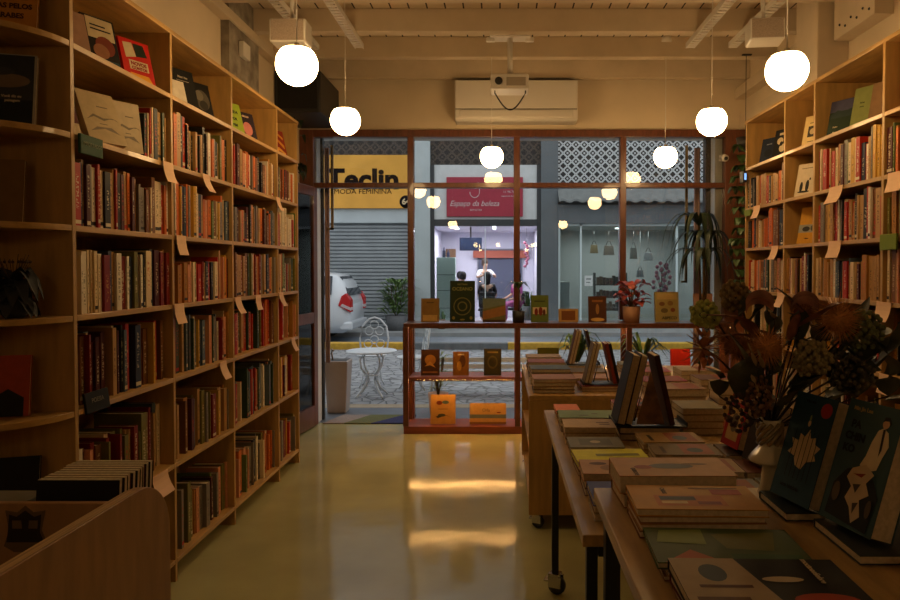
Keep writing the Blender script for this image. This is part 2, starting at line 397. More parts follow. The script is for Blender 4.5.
# ------------------------------------------------------------------ books
COLS = [('cream', '#c9b490', 7), ('off-white', '#cfc4b0', 4), ('black', '#16140f', 5), ('dark red', '#6e1c14', 4), ('red', '#9c2c1c', 3), ('orange', '#b8622e', 4),
        ('brown', '#6a4426', 5), ('tan', '#a07c4e', 7), ('olive', '#66602c', 2.5), ('dark green', '#2c3d28', 2), ('moss green', '#5c6a36', .8), ('navy', '#222a3c', 2.5),
        ('slate', '#4a5660', 2), ('grey', '#756c62', 4), ('yellow', '#b98f3a', 2.5), ('peach', '#bc8262', 4), ('maroon', '#451a18', 3), ('ochre', '#9a6a2c', 3)]
def book_geo(g, t, h, d, X, col, tit, rnd):
    """a closed book: spine at local x=0 looking to +x, thickness along y, height along z"""
    g.col, g.tit = col, tit; c = .0018
    g.box(-c, 0, 0, t, 0, h, 0, X); g.box(-d, -c, 0, c, 0, h, 0, X); g.box(-d, -c, t-c, t, 0, h, 0, X)
    g.box(-d+.004, -c, c, t-c, .003, h-.004, 1, X)
    a, b = rnd.uniform(.12, .35), rnd.uniform(.6, .9); w = t*.3
    g.add([(.0004, w, h*a), (.0004, t-w, h*a), (.0004, t-w, h*b), (.0004, w, h*b)], [(0, 1, 2, 3)], 2, X)
    if rnd.random() < .4:
        z = rnd.uniform(.03, .08); g.col = tit
        g.add([(.0005, .0005, h*z), (.0005, t-.0005, h*z), (.0005, t-.0005, h*(z+.06)), (.0005, .0005, h*(z+.06))], [(0, 1, 2, 3)], 0, X)
NBOOK = [0]
_ext = {}
def cover_book(label, w, h, t, loc, rotz, lean=12, cover='#885533', art=(), group=None, back=None, flat=False, rot=None, pages=None, name='book'):
    """a book shown by its front cover. The cover looks to local +x, u runs along +y, v along z; lean tips it back"""
    if rot is None:
        Rm = Matrix.Rotation(rotz, 4, 'Z') @ Matrix.Rotation(R(-lean), 4, 'Y'); rot = Rm.to_euler()
        loc = (loc[0], loc[1], loc[2] + t*math.sin(R(lean)) + .0008)
    o = thing(name, label, name if name != 'comic_book' else 'book', loc, group=group, rot=rot); NBOOK[0] += 1
    c = .002; cov = cm(cover)
    obj('cover', G().box(-c, 0, 0, w, 0, h).box(-t, -t+c, 0, w, 0, h).box(-t, 0, 0, c, 0, h), cov, o)
    obj('page_block', G().box(-t+c, -c, c, w-.003, .003, h-.003), pages or PAGES, o)
    mats = []; g = G(); k = 0
    for a in art:
        k += 1; x = .0003 + .0002*k
        if a[0] == 't':
            _, u, v, sz, body, col = a[:6]
            text(body, 'cover_title', cm(col), o, sz*h, (x+.0004, u*w, v*h), (R(90), 0, R(90)), off=.0011 if sz > .06 else .0004, ext=.0002)
            continue
        col = a[-1]; m = cm(col)
        if m not in mats: mats.append(m)
        mi = mats.index(m)
        if a[0] == 'r': P = [(a[1], a[2]), (a[3], a[2]), (a[3], a[4]), (a[1], a[4])]
        elif a[0] == 'e': P = [(a[1]+a[3]*math.cos(q*PI/9), a[2]+a[4]*math.sin(q*PI/9)) for q in range(18)]
        else: P = a[1]
        g.add([(x, u*w, v*h) for u, v in P], [tuple(range(len(P)))], mi)
    if mats: obj('cover_art', g, mats, o)
    return o
def flat_rot(rz=0, flip=False):
    """cover up; local y (book width) and z (book height) lie in the table plane"""
    return (Matrix.Rotation(rz, 4, 'Z') @ Matrix.Rotation(R(-90), 4, 'Y')).to_euler()
def flip(art):
    o = []
    for a in art:
        if a[0] == 'r': o.append(('r', 1-a[3], 1-a[4], 1-a[1], 1-a[2], a[5]))
        elif a[0] == 'e': o.append(('e', 1-a[1], 1-a[2]) + tuple(a[3:]))
        elif a[0] == 'p': o.append(('p', [(1-u, 1-v) for u, v in a[1]], a[2]))
        else: o.append(('t', 1-a[1], 1-a[2]) + tuple(a[3:]))
    return o
def stack(x, y, z, items, rz, where, group):
    """items from the bottom up: (w, h, t, cover, colour word, art), fore-edges toward the aisle end; (x, y) is the stack's centre"""
    zz = z + .001; n = len(items)
    for i, (w, h, t, cov, word, art) in enumerate(items):
        zz += t
        Rm = Matrix.Rotation(R(RS.uniform(-3, 3)) + rz + PI, 4, 'Z') @ Matrix.Rotation(R(-90), 4, 'Y')
        off = Rm @ Vector((0, w/2, h/2))
        pos = 'lowest' if i == 0 else {n-2: 'second', n-3: 'third', n-4: 'fourth'}.get(i, 'fifth') + ' from top'
        lab = (f'{word} book lying on top, stack {where}' if i == n-1 else f'{word} book, {pos} in stack {where}') if n > 1 else f'{word} book lying flat {where}'
        cover_book(lab, w, h, t-.0008, (x-off.x, y-off.y, zz), 0, cover=cov, art=flip(art), rot=Rm.to_euler(), group=group)
RS = random.Random(4)

# ------------------------------------------------------------------ ceiling things
def pendant(x, y, z, label):
    t = thing('pendant_lamp', label, 'lamp', (x, y, z), group='globe pendant lamps'); r = .101
    prof = [(max(1e-5, r*math.sin(a)), -r*math.cos(a)) for a in [PI*j/20 for j in range(16)]]
    prof.append((.0, prof[-1][1]+.001))
    obj('globe', G().lathe(prof, n=28), GLOBEM, t)
    obj('cap', G().lathe([(.066, .0716), (.066, .078), (.012, .084), (.012, .105), (1e-5, .106)], n=16), CREAM, t)
    obj('cord', G().tube([(0, 0, .10), (0, 0, 3.50-z)], .003), WHPL, t)
    obj('ceiling_rose', G().lathe([(.05, ZC-z-.001-.045), (.045, ZC-z-.001)], n=16), WHPL, t)
pendant(-.985, 3.42, 2.535, 'globe lamp over the left side, largest and nearer of the left pair')
pendant(-1.05, 4.78, 2.552, 'globe lamp hanging left of the air conditioner, above the street door side')
pendant(1.40, 3.44, 2.515, 'largest globe lamp over the right side, beside the white wall column')
pendant(1.42, 4.72, 2.535, 'middle globe lamp of the right row, left of the largest one')
pendant(1.44, 6.12, 2.52, 'small globe lamp of the right row, hanging before the patterned tiles')
pendant(-.072, 6.12, 2.52, 'small globe lamp hanging alone under the projector, before the pink sign')

pendant(1.40, -1.75, 2.52, 'globe lamp of the right row seen only as a reflection in the window')
pendant(-1.05, -1.75, 2.52, 'globe lamp of the left row seen only as a reflection in the window')

t = thing('air_conditioner', 'white wall mounted air conditioner above the shop window', 'air conditioner', (.155, 6.9, 2.95))
obj('body', G().prism([(-.215, .02), (-.20, .39), (0, .39), (0, 0), (-.17, 0)][::-1], 'yz', -.585, .585), WHPL, t, bevel=.012)
obj('flap', G().box(-.54, .54, -.222, -.21, .035, .1), M('white_flap', (.6, .56, .5), .4), t, bevel=.004)
obj('seam', G().box(-.58, .58, -.214, -.206, .108, .113), BLKPL, t)
obj('air_intake', G().box(-.57, .57, -.18, -.02, .388, .393), BLKPL, t)

t = thing('projector', 'white ceiling projector with a looped black cable', 'projector', (.08, 5.6, 2.945))
obj('body', G().box(-.155, .145, -.12, .11, 0, .12), WHPL, t, bevel=.015)
obj('lens', G().lathe([(.03, 0), (.03, .012), (.022, .014)], n=16, X=Matrix.Translation((-.09, -.12, .06)) @ Matrix.Rotation(R(90), 4, 'X')), BLKPL, t)
obj('front_panel', G().box(-.03, .12, -.124, -.119, .025, .09), M('smoked_panel', (.35, .3, .24), .25), t)
obj('arm', G().tube([(0, 0, .09), (0, 0, .42)], .022, 10).box(-.09, .09, -.06, .06, .1, .12), WHPL, t)
obj('ceiling_plate', G().box(-.16, .16, -.07, .07, .42, .445).box(-.19, -.12, -.02, .02, .40, .43).box(.12, .19, -.02, .02, .40, .43), WHPL, t, bevel=.004)
pts = [(-.12 + .24*i/16, -.06, -.02 - .13*math.sin(PI*i/16)) for i in range(17)]
obj('cable', G().tube([(-.12, -.06, .02)] + pts + [(.12, -.06, .03), (.15, -.05, .1)], .006), BLKPL, t)

def rail(x, y0, y1, label):
    g = G(); g.box(x-.035, x-.031, y0, y1, 3.33, 3.373).box(x+.031, x+.035, y0, y1, 3.33, 3.373)
    yy = y0
    while yy < y1-.02: g.box(x-.031, x+.031, yy, yy+.035, 3.33, 3.333); yy += .055
    tag(obj('cable_tray', g, WHPL), label, 'cable tray', 'slotted cable trays under the beams')
rail(-1.144, .5, 5.74, 'white slotted cable tray under the beams, between the two left lamps')
rail(-1.51, .5, 5.76, 'white slotted cable tray closest to the left wall, behind the nearer left lamp')
rail(1.54, .5, 5.72, 'white slotted cable tray above the right row of lamps')
rail(1.88, .5, 5.70, 'white slotted cable tray closest to the right wall, beside the tilted speaker')
def speaker(x, y, z, rx, rz, label):
    t = thing('ceiling_speaker', label, 'speaker', (x, y, z), rot=(R(rx), 0, R(rz)), group='white box speakers')
    obj('housing', G().box(-.1, .1, -.07, .07, -.065, .065), WHPL, t, bevel=.01)
    obj('grille', G().box(-.09, .09, -.074, -.068, -.056, .056), M('speaker_mesh', (.42, .33, .26), .7, var=.3, scale=200), t)
    obj('bracket', G().tube([(0, .02, .06), (0, .05, 3.37-z)], .012), WHPL, t)
speaker(-1.17, 3.95, 2.86, 0, 0, 'white box speaker above the nearest left globe lamp')
speaker(1.575, 4.2, 2.95, -4, -6, 'white box speaker hanging tilted above the largest right lamp')
t = thing('wall_speaker', 'black cabinet on the left wall near the window corner', 'speaker', (-1.955, 6.1, 2.9))
obj('cabinet', G().box(0, .40, 0, .7, 0, .36), BLKPL, t, bevel=.01)
obj('front_grille', G().box(.03, .37, -.008, 0, .03, .33), M('black_cloth', (.008, .007, .007), .9), t)
obj('bracket', G().box(-.002, .05, .2, .5, .355, .42), BLACK, t)
t = thing('wall_trunking', 'beige cable trunking running along the top of the left wall', 'trunking', (-1.95, 2.2, 3.29))
obj('channel', G().box(-.008, .07, 0, 4.1, 0, .07), CEILP, t, bevel=.004)
obj('socket_box', G().box(.052, .09, 2.92, 3.06, -.2, -.09), WHPL, t, bevel=.006)
t = thing('junction_box', 'beige metal wall box with a row of screw holes above right shelves', 'box', (2.38, 4.3, 3.1))
obj('housing', G().box(-.1, .018, 0, .52, 0, .36), CEILP, t, bevel=.004)
g = G()
for i in range(6): g.ball((-.101, .06+.075*i, .05+.03*(i % 2)), .009, 8)
obj('screw_holes', g, BLACK, t)

# ------------------------------------------------------------------ furniture
def leg_frame(t, pts, r, z0, z1):
    for x, y in pts: obj('leg', G().box(x-r, x+r, y-r, y+r, z0, z1), BLACK, t, bevel=.002)
def caster(t, x, y, s=1):
    c = obj('caster', G().box(-.022, -.014, -.03, .022, .03, .075).box(.014, .022, -.03, .022, .03, .075).box(-.022, .022, -.022, .022, .07, .085).box(-.012, .03, .02, .045, .045, .055), STEEL, t, loc=(x, y, 0), bevel=.002); c.scale = (s, s, s); c.rotation_euler = (0, 0, R(65))
    obj('wheel', G().lathe([(.018, -.012), (.034, -.012), (.036, 0), (.034, .012), (.018, .012)], n=20, X=Matrix.Translation((0, -.008, .036)) @ Matrix.Rotation(R(90), 4, 'Y')), M('wheel_rubber', (.03, .03, .03), .5), c)
# tall front table
TZ2, TZ1, TZC = .95, .80, .80
t = thing('display_table', 'high wooden table in the near right corner carrying large stacks of books', 'table')
obj('table_top', G().box(.256, 1.12, .62, 1.90, TZ2-.035, TZ2), TABW, t, bevel=.003)
leg_frame(t, [(.30, 1.86), (1.08, 1.86), (.30, .66), (1.08, .66)], .02, .0, TZ2-.036)
obj('apron', G().box(.32, 1.06, 1.845, 1.875, TZ2-.075, TZ2-.036).box(.285, .315, .68, 1.84, TZ2-.075, TZ2-.036).box(1.065, 1.095, .68, 1.84, TZ2-.075, TZ2-.036), BLACK, t)
t = thing('display_table', 'wooden table on black legs with casters in the middle of the row', 'table')
obj('table_top', G().box(.232, 1.02, 1.95, 3.68, TZ1-.035, TZ1), TABW, t, bevel=.003)
leg_frame(t, [(.262, 3.30), (.99, 3.30), (.262, 1.985), (.99, 1.985)], .016, .1025, TZ1-.036)
for x, y in [(.262, 3.30), (.99, 3.30), (.262, 1.985), (.99, 1.985)]: caster(t, x, y, 1.2)
obj('apron', G().box(.28, .975, 1.97, 2.0, TZ1-.07, TZ1-.036).box(.28, .975, 3.29, 3.31, TZ1-.07, TZ1-.036), BLACK, t)
t = thing('book_cart', 'low wooden book cart with open side shelves before the window', 'cart')
g = dict(t=t)
obj('top_board', G().box(.17, .80, 4.10, 5.45, TZC-.03, TZC), PLY, t, bevel=.003)
obj('end_panel', G().box(.17, .80, 4.10, 4.125, .09, TZC-.03), PLYH, t, bevel=.002)
obj('end_panel', G().box(.17, .80, 5.425, 5.45, .09, TZC-.03), PLYH, t, bevel=.002)
obj('middle_panel', G().box(.20, .77, 4.77, 4.79, .12, TZC-.03), PLYH, t)
obj('shelf_board', G().box(.18, .79, 4.125, 5.425, .09, .12), PLY, t)
obj('shelf_board', G().box(.18, .79, 4.125, 5.425, .42, .445), PLY, t)
for x, y in [(.22, 4.15), (.74, 4.15), (.22, 5.38), (.74, 5.38)]: caster(t, x, y, 1.05)
t = thing('display_table', 'dark wooden table full of book stacks beside the low cart', 'table')
obj('table_top', G().box(.84, 1.62, 3.85, 5.55, .74, .775), TABW, t, bevel=.003)
leg_frame(t, [(.87, 3.9), (1.58, 3.9), (.87, 5.5), (1.58, 5.5)], .016, 0, .739)

# counter bin in the near left corner
t = thing('service_counter', 'wooden counter with a rounded end panel and a sticker', 'counter')
pts = [(.55, .0), (2.0, .0), (2.0, .80)] + [(2.0-.17+.17*math.cos(a*PI/16), .80+.165*math.sin(a*PI/16)) for a in range(1, 9)] + [(.55, .966)]
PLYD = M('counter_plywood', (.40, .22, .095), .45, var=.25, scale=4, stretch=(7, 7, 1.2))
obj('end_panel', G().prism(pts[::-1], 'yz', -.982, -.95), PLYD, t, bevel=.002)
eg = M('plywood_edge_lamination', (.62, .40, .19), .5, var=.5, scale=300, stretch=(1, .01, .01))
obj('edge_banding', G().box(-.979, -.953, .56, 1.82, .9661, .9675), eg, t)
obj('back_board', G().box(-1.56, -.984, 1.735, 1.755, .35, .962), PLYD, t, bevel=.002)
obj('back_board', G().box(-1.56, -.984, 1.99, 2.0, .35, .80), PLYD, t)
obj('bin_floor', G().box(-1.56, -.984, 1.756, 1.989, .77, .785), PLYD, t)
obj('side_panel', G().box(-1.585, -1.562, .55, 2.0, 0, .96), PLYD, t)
st = obj('sticker', G().prism([(-.055, -.04), (-.03, -.055), (.03, -.055), (.052, -.03), (.04, .0), (.05, .05), (.02, .045), (0, .062), (-.02, .045), (-.05, .05), (-.042, 0)], 'xz', 1.7335, 1.7345, X=Matrix.Translation((-1.185, 0, .895))), cm('#6e5838'), t)
obj('printed_pair', G().prism([(-.044, -.005), (-.04, .04), (-.022, .034), (0, .05), (.022, .034), (.04, .04), (.036, -.005), (.046, -.03), (-.048, -.03)], 'xz', 1.7325, 1.7334, X=Matrix.Translation((-1.185, 0, .895))), cm('#2c2119'), st)
obj('printed_faces', G().prism([(-.032, .005), (-.032, .025), (-.01, .025), (-.008, .005)], 'xz', 1.7317, 1.7324, X=Matrix.Translation((-1.185, 0, .895))).prism([(.008, .005), (.01, .025), (.032, .025), (.03, .005)], 'xz', 1.7317, 1.7324, X=Matrix.Translation((-1.185, 0, .895))), cm('#6e5838'), st)
for i in range(9):
    yy = 1.785 + i*.0215
    o = thing('magazine', 'front magazine with a black cover standing in the counter bin' if i == 0 else f'cream edged magazine, {["second","third","fourth","fifth","sixth","seventh","eighth","last"][i-1]} from the front in the counter bin', 'magazine', (-1.205-RS.uniform(-.006, .006), yy, .787), rot=(R(-5), 0, 0), group='magazines standing in the counter bin')
    obj('cover', G().box(0, .215, 0, .0015, 0, .213).box(0, .215, .0165, .018, 0, .213), cm(['#17120e', '#33271b', '#5b2a1c', '#20242a'][i % 4 if i else 0]), o)
    obj('page_block', G().box(.002, .213, .0015, .0165, 0, .215), PAGES, o)
tag(obj('leaflet_tray', G().box(-1.50, -1.25, 1.78, 1.95, .787, .9).box(-1.49, -1.26, 1.79, 1.94, .9, .93), cm('#6e6a5c'), bevel=.003), 'grey tray of leaflets beside the magazines on the counter', 'tray')

# ------------------------------------------------------------------ books shown by their covers
GL = 'books shown by their covers on the top left shelf'
def facL(label, y, z, w, h, cover, art=(), rz=-24, lean=15, t=.022, x=-1.705, group=GL):
    return cover_book(label, w, h, t, (x, y, z+.012), R(rz), lean, cover, art, group)
D = '#1a1512'; CRM = '#cdbb95'
facL('black spined book with a reddish photo cover on the top left shelf', 2.93, 2.385, .15, .225, '#1c1613', [('r', .12, .55, .95, .97, CRM), ('e', .6, .42, .3, .2, '#7e3a26'), ('e', .45, .3, .25, .15, '#9c6a4a'), ('r', .12, .02, .95, .14, '#2f4a52'), ('r', .22, .72, .85, .75, D), ('r', .22, .8, .7, .83, D)], t=.03)
facL('pale book with a red spine at the near end of the top left shelf', 2.72, 2.385, .14, .18, '#b08a72', [('r', .0, 0, .2, 1, '#9c2f1f')], t=.02)
facL('bright red book with black and white figure panels on the top left shelf', 3.215, 2.385, .16, .215, '#c22218', [('p', [(.15, .55), (.5, .62), (.42, .93), (.12, .9)], CRM), ('p', [(.5, .62), (.88, .66), (.8, .93), (.45, .92)], '#1f2a1c'), ('r', .22, .3, .85, .52, CRM), ('p', [(.15, .06), (.9, .06), (.8, .2), (.2, .22)], '#d99a2b'), ('t', .53, .44, .11, 'NOVOS', '#8c1712'), ('t', .53, .34, .09, 'CONTOS', '#8c1712')], t=.045)
facL('dark grey book with pale lettering, first after the second bay divider', 3.72, 2.385, .15, .225, '#20201e', [('t', .5, .8, .07, 'Memórias', '#b9ad98'), ('r', .2, .7, .75, .715, '#b9ad98')], t=.03)
facL('small white card propped against the second divider on the top left shelf', 3.56, 2.385, .10, .12, '#d8cdb8', t=.006, x=-1.66)
facL('black book with a grey clouded photo on the top left shelf', 3.92, 2.385, .15, .205, '#15130f', [('e', .55, .5, .36, .3, '#5c574a'), ('e', .45, .62, .2, .15, '#7d7666'), ('e', .6, .35, .2, .14, '#39362e')], t=.03)
facL('yellow edged thin book leaning behind the clouded black one', 4.065, 2.385, .10, .19, '#d6a12e', t=.012, x=-1.74)
facL('lime green book on the top left shelf', 4.43, 2.385, .14, .215, '#9db52c', [('t', .5, .72, .12, 'A VIDA', '#26321a'), ('t', .5, .5, .12, 'POR', '#26321a'), ('t', .5, .3, .12, 'FIM', '#26321a')], t=.015)
facL('dark purple book with a pink disc on the top left shelf', 4.645, 2.385, .15, .20, '#241622', [('e', .52, .42, .28, .24, '#c97a72'), ('t', .5, .85, .07, 'CÍRCULO', '#d4b9a0')], t=.02)
facL('red book with wavy yellow bands at the window end of the top shelf', 5.29, 2.385, .16, .21, '#8a2a18', [('p', [(.1, .7), (.5, .85), (.9, .65), (.9, .75), (.5, .95), (.1, .8)], '#cf8f35'), ('p', [(.1, .4), (.5, .55), (.9, .3), (.9, .45), (.5, .68), (.1, .52)], '#cf8f35'), ('p', [(.1, .1), (.5, .22), (.9, .05), (.9, .15), (.5, .35), (.1, .22)], '#d8a04a')], t=.02)
# second shelf, near bay
facL('maroon and yellow book at the near end of the second left shelf', 2.665, 2.045, .15, .23, '#5a2220', [('r', 0, 0, 1, .28, CRM), ('p', [(.2, .4), (.9, .35), (.8, .55), (.2, .6)], '#c8942c'), ('p', [(.1, .65), (.7, .6), (.6, .75)], '#b98a2a')], rz=-22, lean=18, t=.02, x=-1.72, group='books shown by their covers on the second left shelf')
LINE = [('p', [(.08, .42), (.3, .5), (.55, .44), (.8, .52), (.95, .46), (.9, .5), (.55, .49), (.3, .55)], '#857a66'), ('p', [(.1, .2), (.5, .28), (.9, .2), (.7, .32), (.3, .3)], '#8f8370'), ('r', .45, .7, .75, .72, '#7d725e'), ('r', .4, .36, .6, .375, '#7d725e')]
facL('thick cream book with grey ink landscape, nearer of the pair', 2.86, 2.045, .17, .245, '#c9b48c', LINE, rz=-24, lean=24, t=.03, x=-1.665, group='books shown by their covers on the second left shelf')
facL('cream ink landscape book standing square beside its twin', 3.05, 2.045, .13, .225, '#cbb793', LINE, rz=-28, lean=9, t=.03, x=-1.665, group='books shown by their covers on the second left shelf')
# corner shelf
GC = 'things on the rounded corner shelves'
def facC(label, x, y, z, w, h, cover, art=(), rz=-74, lean=9, t=.018):
    return cover_book(label, w, h, t, (x, y, z+.012), R(rz), lean, cover, art, GC)
facC('yellow book with brown capital lettering at the top of the corner shelf', -1.85, 2.485, 2.385, .19, .26, '#c88a2c', [('t', .5, .62, .10, 'HISTÓRIAS', '#4a2a12'), ('t', .5, .48, .10, 'CRUZADAS', '#4a2a12'), ('t', .5, .34, .10, 'VISTAS PELOS', '#4a2a12'), ('t', .55, .2, .10, 'ÁRABES', '#4a2a12')])
facC('dark storm sky photo book on the second corner shelf', -1.855, 2.475, 2.045, .19, .265, '#b0aca4', [('r', .02, .015, .96, .985, '#353b42'), ('r', .02, .015, .96, .35, '#1a2228'), ('e', .5, .62, .4, .1, '#7d6a58'), ('e', .35, .75, .3, .06, '#40434a'), ('t', .6, .4, .05, 'Você diz eu', '#cdbfa8'), ('t', .62, .34, .05, 'paisagem', '#cdbfa8')])
facC('plain kraft brown book standing on the third corner shelf', -1.87, 2.475, 1.70, .16, .23, '#7c5c2c')
t = thing('ribbon_bouquet', 'dark cloth bow with dried twigs on the fourth corner shelf', 'bouquet', (-1.73, 2.49, 1.372))
DKC = M('charcoal_cloth', (.035, .04, .05), .7, var=.4, scale=20)
obj('vase', G().lathe([(.03, 0), (.045, .02), (.035, .07), (.022, .10), (.03, .12)], n=14), DKC, t)
g = G()
for k in range(16):
    a = 2*PI*k/16; L = RS.uniform(.07, .12)
    g.leaf([(0, 0, .10), (L*.5*math.cos(a), L*.5*math.sin(a)*.7, .13 + .04*math.cos(2*a)), (L*math.cos(a), L*math.sin(a)*.7, .09-.05*abs(math.sin(a*1.5)))], .055, fold=.5)
for k in range(8):
    g.leaf([(0, 0, .09), (.05*math.cos(k), .05*math.sin(k), .05), (.08*math.cos(k), .08*math.sin(k), .0)], .05, fold=.5)
obj('bow', g, DKC, t)
g = G()
for k in range(14): a = k*1.7; g.tube([(0, 0, .1), (.05*math.cos(a), .05*math.sin(a), .19+RS.uniform(0, .04))], .0015, 4).ball((.05*math.cos(a), .05*math.sin(a), .2), .006, 6)
obj('twigs', g, cm('#4b3a26'), t)
facC('orange book with a black hill shape on the fifth corner shelf', -1.87, 2.475, 1.0, .17, .22, '#a8431d', [('p', [(0, 0), (.9, 0), (.9, .3), (.6, .45), (.3, .3), (0, .35)], '#15110e')])
facC('tall black book lying dark on the corner shelf beneath the orange one', -1.86, 2.48, .575, .18, .27, '#181310')
tag(obj('acrylic_sign', G().box(-.0, .012, 0, .15, 0, .075), M('green_acrylic', (.02, .07, .025), .6, spec=.2), loc=(-1.595, 2.655, 1.985), bevel=.003), 'small dark green sign clipped under the second left shelf', 'sign')
text('IMPORTADOS', 'lettering', cm('#8f9a7c'), bpy.data.objects['acrylic_sign'], .02, (.0125, .078, .04), (R(90), 0, R(90)))
o = tag(obj('section_sign', G().box(0, .01, 0, .16, 0, .08), M('black_acrylic', (.01, .01, .01), .6, spec=.2), loc=(-1.596, 2.68, .985), rot=(0, R(-8), 0), bevel=.002), 'small black section sign on the lower near left shelf', 'sign')
text('POESIA', 'lettering', cm('#7a7468'), o, .026, (.0105, .08, .045), (R(90), 0, R(90)))

# right hand bookcase covers
GR = 'books shown by their covers on the right bookcase'
def facR(label, y, z, w, h, cover, art=(), rz=206, lean=13, t=.022, x=1.995):
    # y is the far edge as seen; cover faces the aisle
    return cover_book(label, w, h, t, (x, y+w, z+.012), R(rz), lean, cover, art, GR)
facR('navy book in the window end of the top right shelf', 5.27, 2.33, .15, .20, '#1a2438', [('t', .5, .75, .06, 'AMANHÃ', '#8f98a6'), ('e', .5, .4, .25, .15, '#101722')])
facR('black and white patterned book beside the navy one, top right shelf', 5.03, 2.33, .14, .22, '#1b1a1b', [('e', .4, .6, .2, .12, CRM), ('e', .6, .35, .2, .14, CRM), ('r', .3, .8, .8, .88, CRM), ('e', .5, .5, .1, .08, D)])
facR('pale yellow book with a dark portrait, narrow bay of top right shelf', 4.52, 2.33, .14, .21, '#d2b678', [('r', .25, .3, .75, .66, '#3a3226'), ('e', .5, .48, .15, .1, '#b79d72'), ('r', .3, .75, .8, .77, D), ('r', .3, .14, .65, .16, D)])
facR('dark green book with a dusk landscape on the top right shelf', 4.125, 2.33, .18, .225, '#22351f', [('r', 0, .68, 1, 1, '#4b4a63'), ('p', [(0, .6), (.3, .72), (.6, .66), (1, .75), (1, .5), (0, .5)], '#2b3b38'), ('t', .3, .25, .06, 'Pedro', CRM), ('t', .3, .1, .06, 'Rios', CRM)])
facR('light olive green book with fine lettering on the top right shelf', 3.85, 2.33, .17, .235, '#8a9050', [('t', .35, .6, .05, 'Raízes', '#3c421f'), ('t', .35, .5, .04, 'ensaios', '#3c421f')])
facR('brown edged book behind the light olive one, top right shelf', 3.69, 2.33, .13, .21, '#8b6a48', t=.03)
facR('red book at the near edge of the top right shelf', 3.38, 2.33, .12, .2, '#b3241a', t=.03)
facR('cream book with black horsemen shapes in the narrow right bay', 4.61, 2.01, .16, .23, '#c9b79a', [('e', .3, .3, .08, .16, D), ('e', .6, .32, .09, .18, D), ('e', .45, .15, .3, .03, D), ('e', .7, .52, .04, .04, D), ('r', .2, .85, .8, .87, '#6a5d48')])
facR('yellow book with a photo band in the narrow right bay', 4.57, 1.695, .15, .25, '#c58d22', [('r', 0, .3, 1, .52, '#8d8a80'), ('e', .4, .4, .2, .07, '#35322c'), ('e', .75, .42, .12, .08, '#4c483f'), ('t', .5, .14, .05, 'relatos', D)])

# ------------------------------------------------------------------ window display books
GW = 'books displayed in the street window'
def facW(label, x, z, w, h, cover, art=(), lean=8, t=.02, rz=0, y=6.585, group=GW):
    return cover_book(label, w, h, t, (x-w/2, y, z+.0015), R(-90+rz), lean, cover, art, group)
K = '#8f6c34'
facW('kraft book in shrink wrap on the window ledge, beside the door', -.66, 1.035, .17, .225, K, [('r', .1, .05, .9, .3, '#c8a05a'), ('r', .3, .8, .7, .84, '#5c4420')])  # pale gold block at the foot is a reflection painted into the cover
facW('tall dark green book with an ornate round emblem on the window ledge', -.355, 1.035, .235, .39, '#22301a', [('e', .5, .38, .36, .22, '#6f6a35'), ('e', .5, .38, .32, .195, '#1d2a17'), ('e', .5, .38, .2, .12, '#6f6a35'), ('e', .5, .38, .15, .09, '#22301a'), ('t', .5, .8, .115, 'OCEANO', '#8c8a4a'), ('t', .5, .91, .05, 'HISTÓRIAS', '#8c8a4a'), ('e', .15, .1, .06, .04, '#8a7a38'), ('e', .85, .1, .06, .04, '#8a7a38'), ('e', .5, .06, .1, .02, '#8a7a38')], t=.04, lean=5)
facW('square book with a field landscape cover on the window ledge', -.055, 1.035, .215, .225, '#6d6a3c', [('p', [(0, .55), (1, .75), (1, 1), (0, 1)], '#6f7a68'), ('p', [(0, .1), (1, .3), (1, .7), (0, .45)], '#9a6a3a'), ('r', 0, 0, 1, .1, '#4a3520')])
facW('green book with red figures on the ledge right of the black pot', .375, 1.035, .165, .255, '#5f7030', [('r', .1, .3, .9, .55, CRM), ('e', .3, .38, .1, .14, '#7a2418'), ('e', .55, .4, .12, .16, '#7a2418'), ('e', .75, .36, .08, .12, '#5a2a18'), ('r', .2, .75, .8, .8, '#3a4620')])
facW('low framed kraft card on the window ledge', .645, 1.035, .185, .125, '#c09552', [('r', .15, .15, .85, .85, '#7c4a22')])
facW('brown book with a pale bird figure on the window ledge', .92, 1.035, .17, .245, '#553018', [('e', .5, .5, .1, .2, '#a8743c'), ('r', .2, .78, .8, .86, '#96602c'), ('e', .5, .1, .38, .07, '#e0b060')])  # bright gold ellipse at the bottom is painted glare, not print
facW('beige book with small drawn figures and large capitals on the ledge', 1.575, 1.035, .225, .285, '#a8965a', [('r', .08, .75, .92, .95, '#c0a468'), ('e', .3, .6, .12, .07, '#7a5230'), ('e', .65, .62, .12, .08, '#8a6a3c'), ('e', .4, .38, .15, .08, '#6d5a34'), ('e', .75, .4, .1, .07, '#84452c'), ('t', .6, .13, .13, 'ABPECO', '#35301a')], t=.03)
facW('pale pink book on the ledge half hidden by the dried flowers', 1.92, 1.035, .18, .27, '#b98a70', [('r', .2, .3, .8, .6, '#8f5a48')])
facW('brown glossy book with a gold drawing, left on the middle window shelf', -.66, .53, .175, .245, '#4a2a12', [('e', .5, .6, .3, .2, '#a8702c'), ('p', [(.2, .35), (.5, .55), (.8, .3), (.5, .4)], '#c08838'), ('r', .1, .1, .9, .16, '#8a5a26')])
facW('amber wrapped book in the centre of the middle window shelf', -.37, .53, .15, .225, '#8c5a1c', [('e', .6, .6, .2, .25, '#5c3512'), ('e', .4, .4, .15, .2, '#c98f38'), ('r', .3, .85, .7, .9, CRM)])
facW('olive brown engraved book, third on the middle window shelf', -.07, .53, .165, .25, '#3d3518', [('e', .5, .5, .3, .25, '#5f5328'), ('e', .5, .5, .22, .18, '#3d3518'), ('r', .2, .84, .8, .9, '#7a6830')], t=.03)
